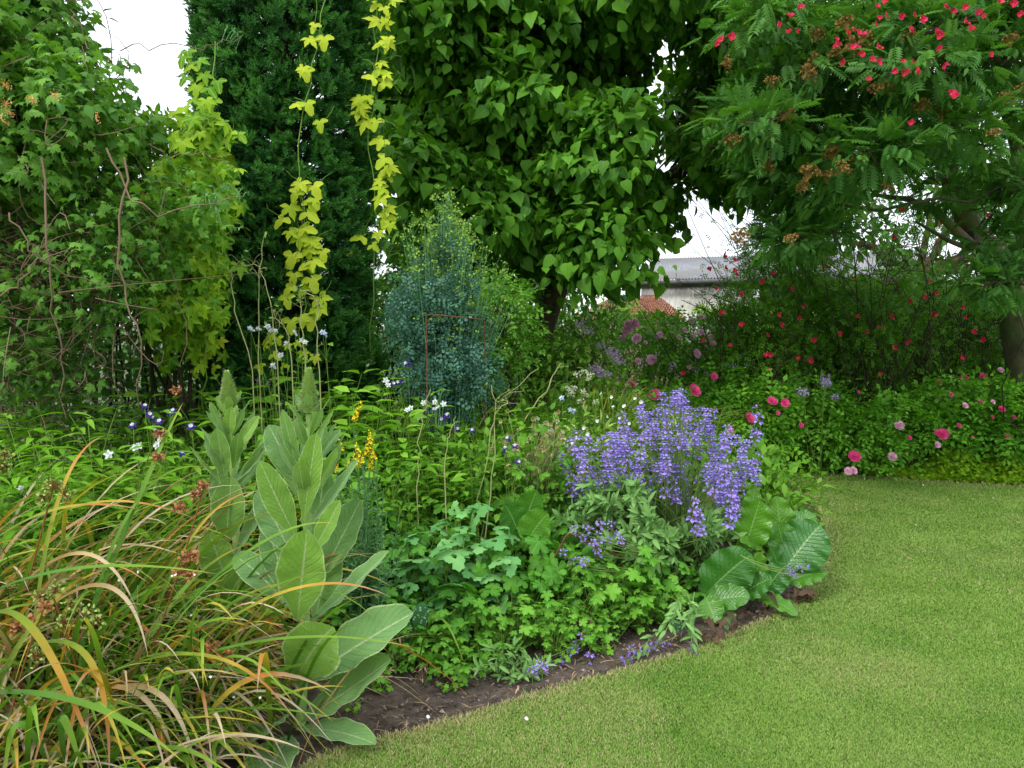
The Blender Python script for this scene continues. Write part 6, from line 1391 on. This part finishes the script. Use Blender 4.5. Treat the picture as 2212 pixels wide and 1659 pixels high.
# trailing shoots at the front right
for pts in ([(1460, 1290, 4.0), (1480, 1290, 3.85), (1420, 1395, 3.66)], [(1480, 1280, 4.0), (1510, 1320, 3.8), (1475, 1350, 3.7)], [(1470, 1290, 4.0), (1450, 1340, 3.8), (1350, 1435, 3.55)], [(1500, 1280, 4.0), (1490, 1330, 3.8), (1495, 1400, 3.65)]):
    q = bez(*[P(*x) for x in pts], 12); tube(st, q, np.linspace(.004, .002, 13), 5); m = M()
    for k in range(16):
        j = q[3 + k % 9]; a = rv(1, 1)[0]; place(m, T_SAGE, [j], [nrm(q[-1] - q[0]) + a * .6], [[0, -.5, 1]], .065)
    m.build('trailing_leaves', MT['sage'], sr)
for (u, v, D, d) in ((1445, 1382, 3.68, (-.5, -.1, -.2)), (1425, 1390, 3.66, (-.8, -.1, -.3)), (1400, 1402, 3.64, (-.8, -.1, -.2)), (1378, 1418, 3.6, (-.8, -.1, -.2)), (1495, 1385, 3.68, (.05, -.2, -1)), (1362, 1424, 3.58, (-.7, -.1, -.1)), (1380, 1405, 3.62, (-.7, -.1, .2)), (1495, 1408, 3.64, (.1, -.4, -.8))):
    SP[3].put(sr, P(u, v, D), d, .85)
st.build('stems', MT['sagest'], sr)
# young sage at the edge
sm = gz_(1125, 3.5); s2r = root('young_sage', 'short young sage with a few flower spikes lying at the lawn edge', 'sage', sm); m = M(); st = M()
for (u, v) in [(1060, 1400), (1080, 1430), (1110, 1395), (1150, 1440), (1165, 1470), (1090, 1480), (1130, 1500), (1180, 1490), (1050, 1460), (1110, 1460), (1140, 1420), (1070, 1500), (1155, 1500), (1030, 1440), (1100, 1510)]:
    q = P(u, v, 3.4 + R.normal() * .05); q[2] = max(q[2], .04); tube(st, bez(sm, (sm + q) / 2 + [0, 0, .03], q, 5), .0025, 4); d = nrm(q - sm + [0, 0, .1])
    for k in range(9): place(m, T_SAGE, [q - d * .01 * k], [nrm(np.cross(d, rv(1)[0])) * .8 + d * .8], [d + [0, 0, .4]], .055)
m.build('leaves', MT['sage'], s2r)
for (u, v, L, d) in ((1150, 1462, 3.33, (-.05, -.1, 1)), (1172, 1455, 3.33, (.05, -.1, 1)), (1160, 1450, 3.42, (.2, 0, 1)), (1215, 1440, 3.6, (.4, 0, 1)), (1235, 1415, 3.6, (.6, 0, 1)), (1250, 1390, 3.62, (.4, .1, 1)), (1272, 1430, 3.6, (.1, -.1, 1)), (1230, 1425, 3.6, (.3, 0, 1)), (1205, 1450, 3.55, (.2, 0, 1)), (1280, 1450, 3.6, (.2, -.2, -.5))):
    q = P(u, v, L); tube(st, bez(sm + [0, 0, .02], (sm + q) / 2 - [0, 0, .02], q, 5), .0022, 4); SP[3].put(s2r, q, d, .85)
st.build('stems', MT['sagest'], s2r)
# ---------- far rose bed
RSH = Kind([pr_bush('rose_bush', 1.0, .5, 620, T_ROSE, .15, 'roseleaf', 'stemg', face=.8, droop=.15) for _ in range(3)], 'pink rose bushes along the far bed')
rs = []
for i, (u, D, s, lb) in enumerate([(1640, 8.3, .95, 'leftmost pink rose bush of the far bed, directly behind the sage flowers'), (1755, 8.35, .9, 'pink rose bush of the far bed with lilac flowers over it'), (1860, 8.2, .8, 'far-bed rose bush with a magenta bloom close to the lawn'), (1960, 8.25, .85, 'far-bed rose bush with a pale pink and a strong pink bloom on its left'), (2060, 8.2, .9, 'far-bed rose bush right of the middle, in front of the red thicket'), (2160, 8.15, .95, 'far-bed rose bush in front of the rowan trunk'), (2250, 8.05, 1.0, 'far-bed rose bush cut by the right edge of the photo'),
                                   (1700, 9.2, 1.1, 'rear rose bush below the red shrub rose at left'), (1810, 9.3, 1.05, 'rear rose bush beneath the middle thicket'), (1920, 9.2, 1.1, 'rear rose bush below the red blooms of the middle thicket'), (2030, 9.3, 1.15, 'rear rose bush left of the rowan trunk with pink blooms on top'), (2130, 9.2, 1.15, 'rear rose bush just left of the rowan trunk foot'), (2230, 9.1, 1.15, 'rear rose bush at the right edge behind the rowan trunk'), (1560, 8.6, 1.0, 'rose bush hidden behind the sage with magenta blooms'), (1500, 8.3, .85, 'low rose bush behind the left part of the sage')]):
    o = RSH.put(u, D, lb, s, tilt=.0); rs.append((u, D, o))
def put_on(B, u, v, D, sc):
    # bloom on the nearest bush (parts of rotated, scaled roots: keep the root plain and put the bloom on a child transform)
    o = min(rs, key=lambda r: abs(r[0] - u) + abs(r[1] - D) * 60)[2]
    ob = bpy.data.objects.new(B.name, B.me); COL.objects.link(ob); ob.parent = o
    from mathutils import Matrix, Quaternion
    Mw = Matrix.LocRotScale(Vector([float(a) for a in P(u, v, D)]), Vector([float(a) for a in facing(.3)]).to_track_quat('Z', 'Y') @ Quaternion((0, 0, 1), R.random() * 6), Vector((sc,) * 3))
    Mp = Matrix.LocRotScale(o.location, o.rotation_euler, o.scale)
    ob.matrix_local = Mp.inverted() @ Mw
for (x, y, b, s) in ((635, 353, 0, .9), (220, 388, 0, .9), (532, 427, 0, 1.5), (335, 448, 0, 1.4), (812, 565, 0, 1.3), (715, 630, 0, .9), (927, 478, 0, 1.0), (940, 482, 0, .8), (995, 488, 0, 1.), (1078, 600, 0, .6), (960, 538, 0, .5), (1350, 762, 0, 1.35), (1318, 835, 1, 1.), (1342, 832, 1, 1.), (1575, 603, 1, 1.2), (1541, 762, 1, 1.1), (1797, 648, 0, 1.3), (1775, 640, 0, .8), (1770, 700, 1, .8), (1910, 502, 1, .8), (2097, 520, 0, .8), (2127, 660, 0, .6), (2052, 483, 1, .6), (1908, 365, 0, 1), (2000, 357, 0, 1), (2092, 322, 1, .8), (1782, 380, 0, .7), (1880, 602, 0, .5), (1630, 665, 0, .5), (1840, 445, 0, .5), (2035, 385, 0, .5), (1990, 480, 0, .4), (1950, 662, 0, .4), (1370, 432, 0, .4), (2160, 560, 0, .5), (2050, 560, 0, .4)):
    u, v = cr6(x, y); put_on((B_mag, B_pink)[b], u, v, 7.75 if v > 840 else 8.2, s * .95)
# edging
m = M(); n = 17000; x = R.uniform(2.2, 6.0, n); t = R.random(n)
fy = np.interp(x, far[:, 0], far[:, 1]); y = fy + .03 + .45 * R.random(n) ** 1.3; kp = (np.sin(x * 5.1 + y * 3) + np.sin(x * 11.7 + 1) + R.normal(size=n) * .7) > -.5; x = x[kp]; y = y[kp]; fy = fy[kp]; n = len(x); hh = .02 + (.2 + .14 * np.sin(x * 7.3) * np.sin(x * 3.1 + 1)) * R.random(n) * np.clip((y - fy) * 6, .25, 1)
leafy(m, T_GERL, np.stack([x, y, hh], 1), rv(n), .05, droop=0, face=1., nj=.4)
tag(m.build('edging_plants', MT['golden']), 'golden-green low edging plants between the lawn and the rose bushes', 'edging plants', kind='stuff')
# pink climbing rose on hedge
pk = root('climbing_rose', 'pale pink rose with many round blooms in front of the clipped hedge', 'rose', gz_(1420, 9.6))
lo = poly_lobes([(1320, 720), (1380, 680), (1500, 690), (1570, 740), (1580, 860), (1330, 860)], 14, 9.1, 9.9, .2, .34, 101, margin=.5)
crown_part(pk, 'foliage', lo, 150, T_ROSE, .10, MT['roseleaf'], droop=.2, shell=.8); m = M()
for c, r in lo: tube(m, rough_path(gz_(1420, 9.6), c, .12, 6, .03), np.linspace(.012, .005, 7), 5)
m.build('stems', MT['twigd'], pk)
for (x, y, s) in ((200, 85, 1), (235, 75, .9), (190, 110, 1), (240, 95, .9), (215, 100, 1), (180, 130, .9), (172, 155, .9), (242, 160, 1.2), (360, 143, .9), (458, 152, .6), (518, 72, .8), (572, 53, .8), (570, 127, .8), (628, 188, 1), (545, 238, 1.2), (320, 270, 1.4), (248, 275, .9), (85, 288, .9), (287, 182, .6), (485, 117, .7), (530, 145, .7), (620, 152, .8), (508, 307, .7), (225, 90, 1), (205, 120, .9), (355, 150, .7), (150, 380, .7), (170, 468, .7)):
    B_pink.put(pk, P(*cr6(x, y), 8.75), facing(.3), s)
# lilac rocket
Bl = Bloom('flower_head', fluff(.045, 36, T_ROUND, .35, 1.), MT['lilac'])
flowering('sweet_rocket', 'lilac sweet rocket standing above the far rose bushes', 'sweet rocket', (1770, 8.1), Bl, [cr6(*q) for q in ((1092, 443), (1205, 385), (1200, 362), (1252, 458), (1085, 430), (1210, 395))], 7.9, r=.005, sc=1.1, up=(0, -.3, 1))
Bl2 = Bloom('flower_head', fluff(.045, 24, T_ROUND, .35, 1.), MT['lilac'])
flowering('sweet_rocket', 'small mauve sweet rocket in the shade below the left red thicket', 'sweet rocket', (1580, 8.6), Bl2, [cr6(*q) for q in ((765, 252), (715, 293), (805, 297), (690, 290), (740, 300), (548, 318), (595, 340), (430, 290), (887, 405), (1180, 360), (420, 295))], 8.5, r=.004, sc=.75, up=(0, -.3, 1))
Bw = Bloom('flower_head', fluff(.04, 26, T_ROUND, .35, 1.), MT['white'])
flowering('sweet_rocket', 'white sweet rocket among the pink climbing rose stems', 'sweet rocket', (1430, 8.9), Bw, [cr6(*q) for q in ((418, 318), (260, 300), (445, 352), (350, 235), (1043, 355), (125, 350), (150, 205))], 8.6, r=.004, sc=.8, up=(0, -.3, 1))
# ================================================================== CAMERA, LIGHT, RENDER
cam = bpy.data.cameras.new('camera'); co = bpy.data.objects.new('camera', cam); COL.objects.link(co)
cam.sensor_width = 36; cam.lens = F / 2212 * 36; cam.clip_end = 2000; cam.clip_start = .05
co.location = (0, 0, H); co.rotation_euler = (PI / 2 - PITCH, 0, 0); scene.camera = co
w = bpy.data.worlds.new('World'); scene.world = w; w.use_nodes = True
nt = w.node_tree; N = nt.nodes; L = nt.links; N.clear()
sky = N.new('ShaderNodeTexSky'); sky.sky_type = 'NISHITA'; sky.sun_disc = False
EL, AZ = math.radians(44), math.radians(-140)
sky.sun_elevation = EL; sky.sun_rotation = AZ
b1 = N.new('ShaderNodeBackground'); L.new(sky.outputs[0], b1.inputs[0]); b1.inputs[1].default_value = .05
# even cloud cover: CIE overcast gradient with soft cloud variation
tc = N.new('ShaderNodeTexCoord'); sp = N.new('ShaderNodeSeparateXYZ'); L.new(tc.outputs['Generated'], sp.inputs[0])
z = math_(N, L, 'MAXIMUM', sp.outputs[2], 0.)
nz = N.new('ShaderNodeTexNoise'); nz.inputs['Scale'].default_value = 2.5; nz.inputs['Detail'].default_value = 5; L.new(tc.outputs['Generated'], nz.inputs['Vector'])
st = math_(N, L, 'MULTIPLY', math_(N, L, 'MULTIPLY_ADD', z, 1.6, .9), math_(N, L, 'MULTIPLY_ADD', nz.outputs[0], .3, .85))
b2 = N.new('ShaderNodeBackground'); b2.inputs[0].default_value = (.93, .95, 1.0, 1); L.new(math_(N, L, "MULTIPLY", st, 1.1), b2.inputs[1])
ad = N.new('ShaderNodeAddShader'); L.new(b1.outputs[0], ad.inputs[0]); L.new(b2.outputs[0], ad.inputs[1])
out = N.new('ShaderNodeOutputWorld'); L.new(ad.outputs[0], out.inputs[0])
sl = bpy.data.lights.new('sun', 'SUN'); sl.energy = 2.0; sl.angle = math.radians(14); sl.color = (1, .96, .9)
so = bpy.data.objects.new('sun', sl); COL.objects.link(so)
sd = Vector((math.sin(AZ) * math.cos(EL), math.cos(AZ) * math.cos(EL), math.sin(EL)))
so.rotation_euler = sd.to_track_quat('Z', 'Y').to_euler()
scene.view_settings.view_transform = 'Standard'; scene.view_settings.look = 'None'; scene.view_settings.gamma = 1
scene.view_settings.exposure = 0.1
scene.render.engine = 'CYCLES'
scene.cycles.max_bounces = 8; scene.cycles.transmission_bounces = 6; scene.cycles.diffuse_bounces = 5
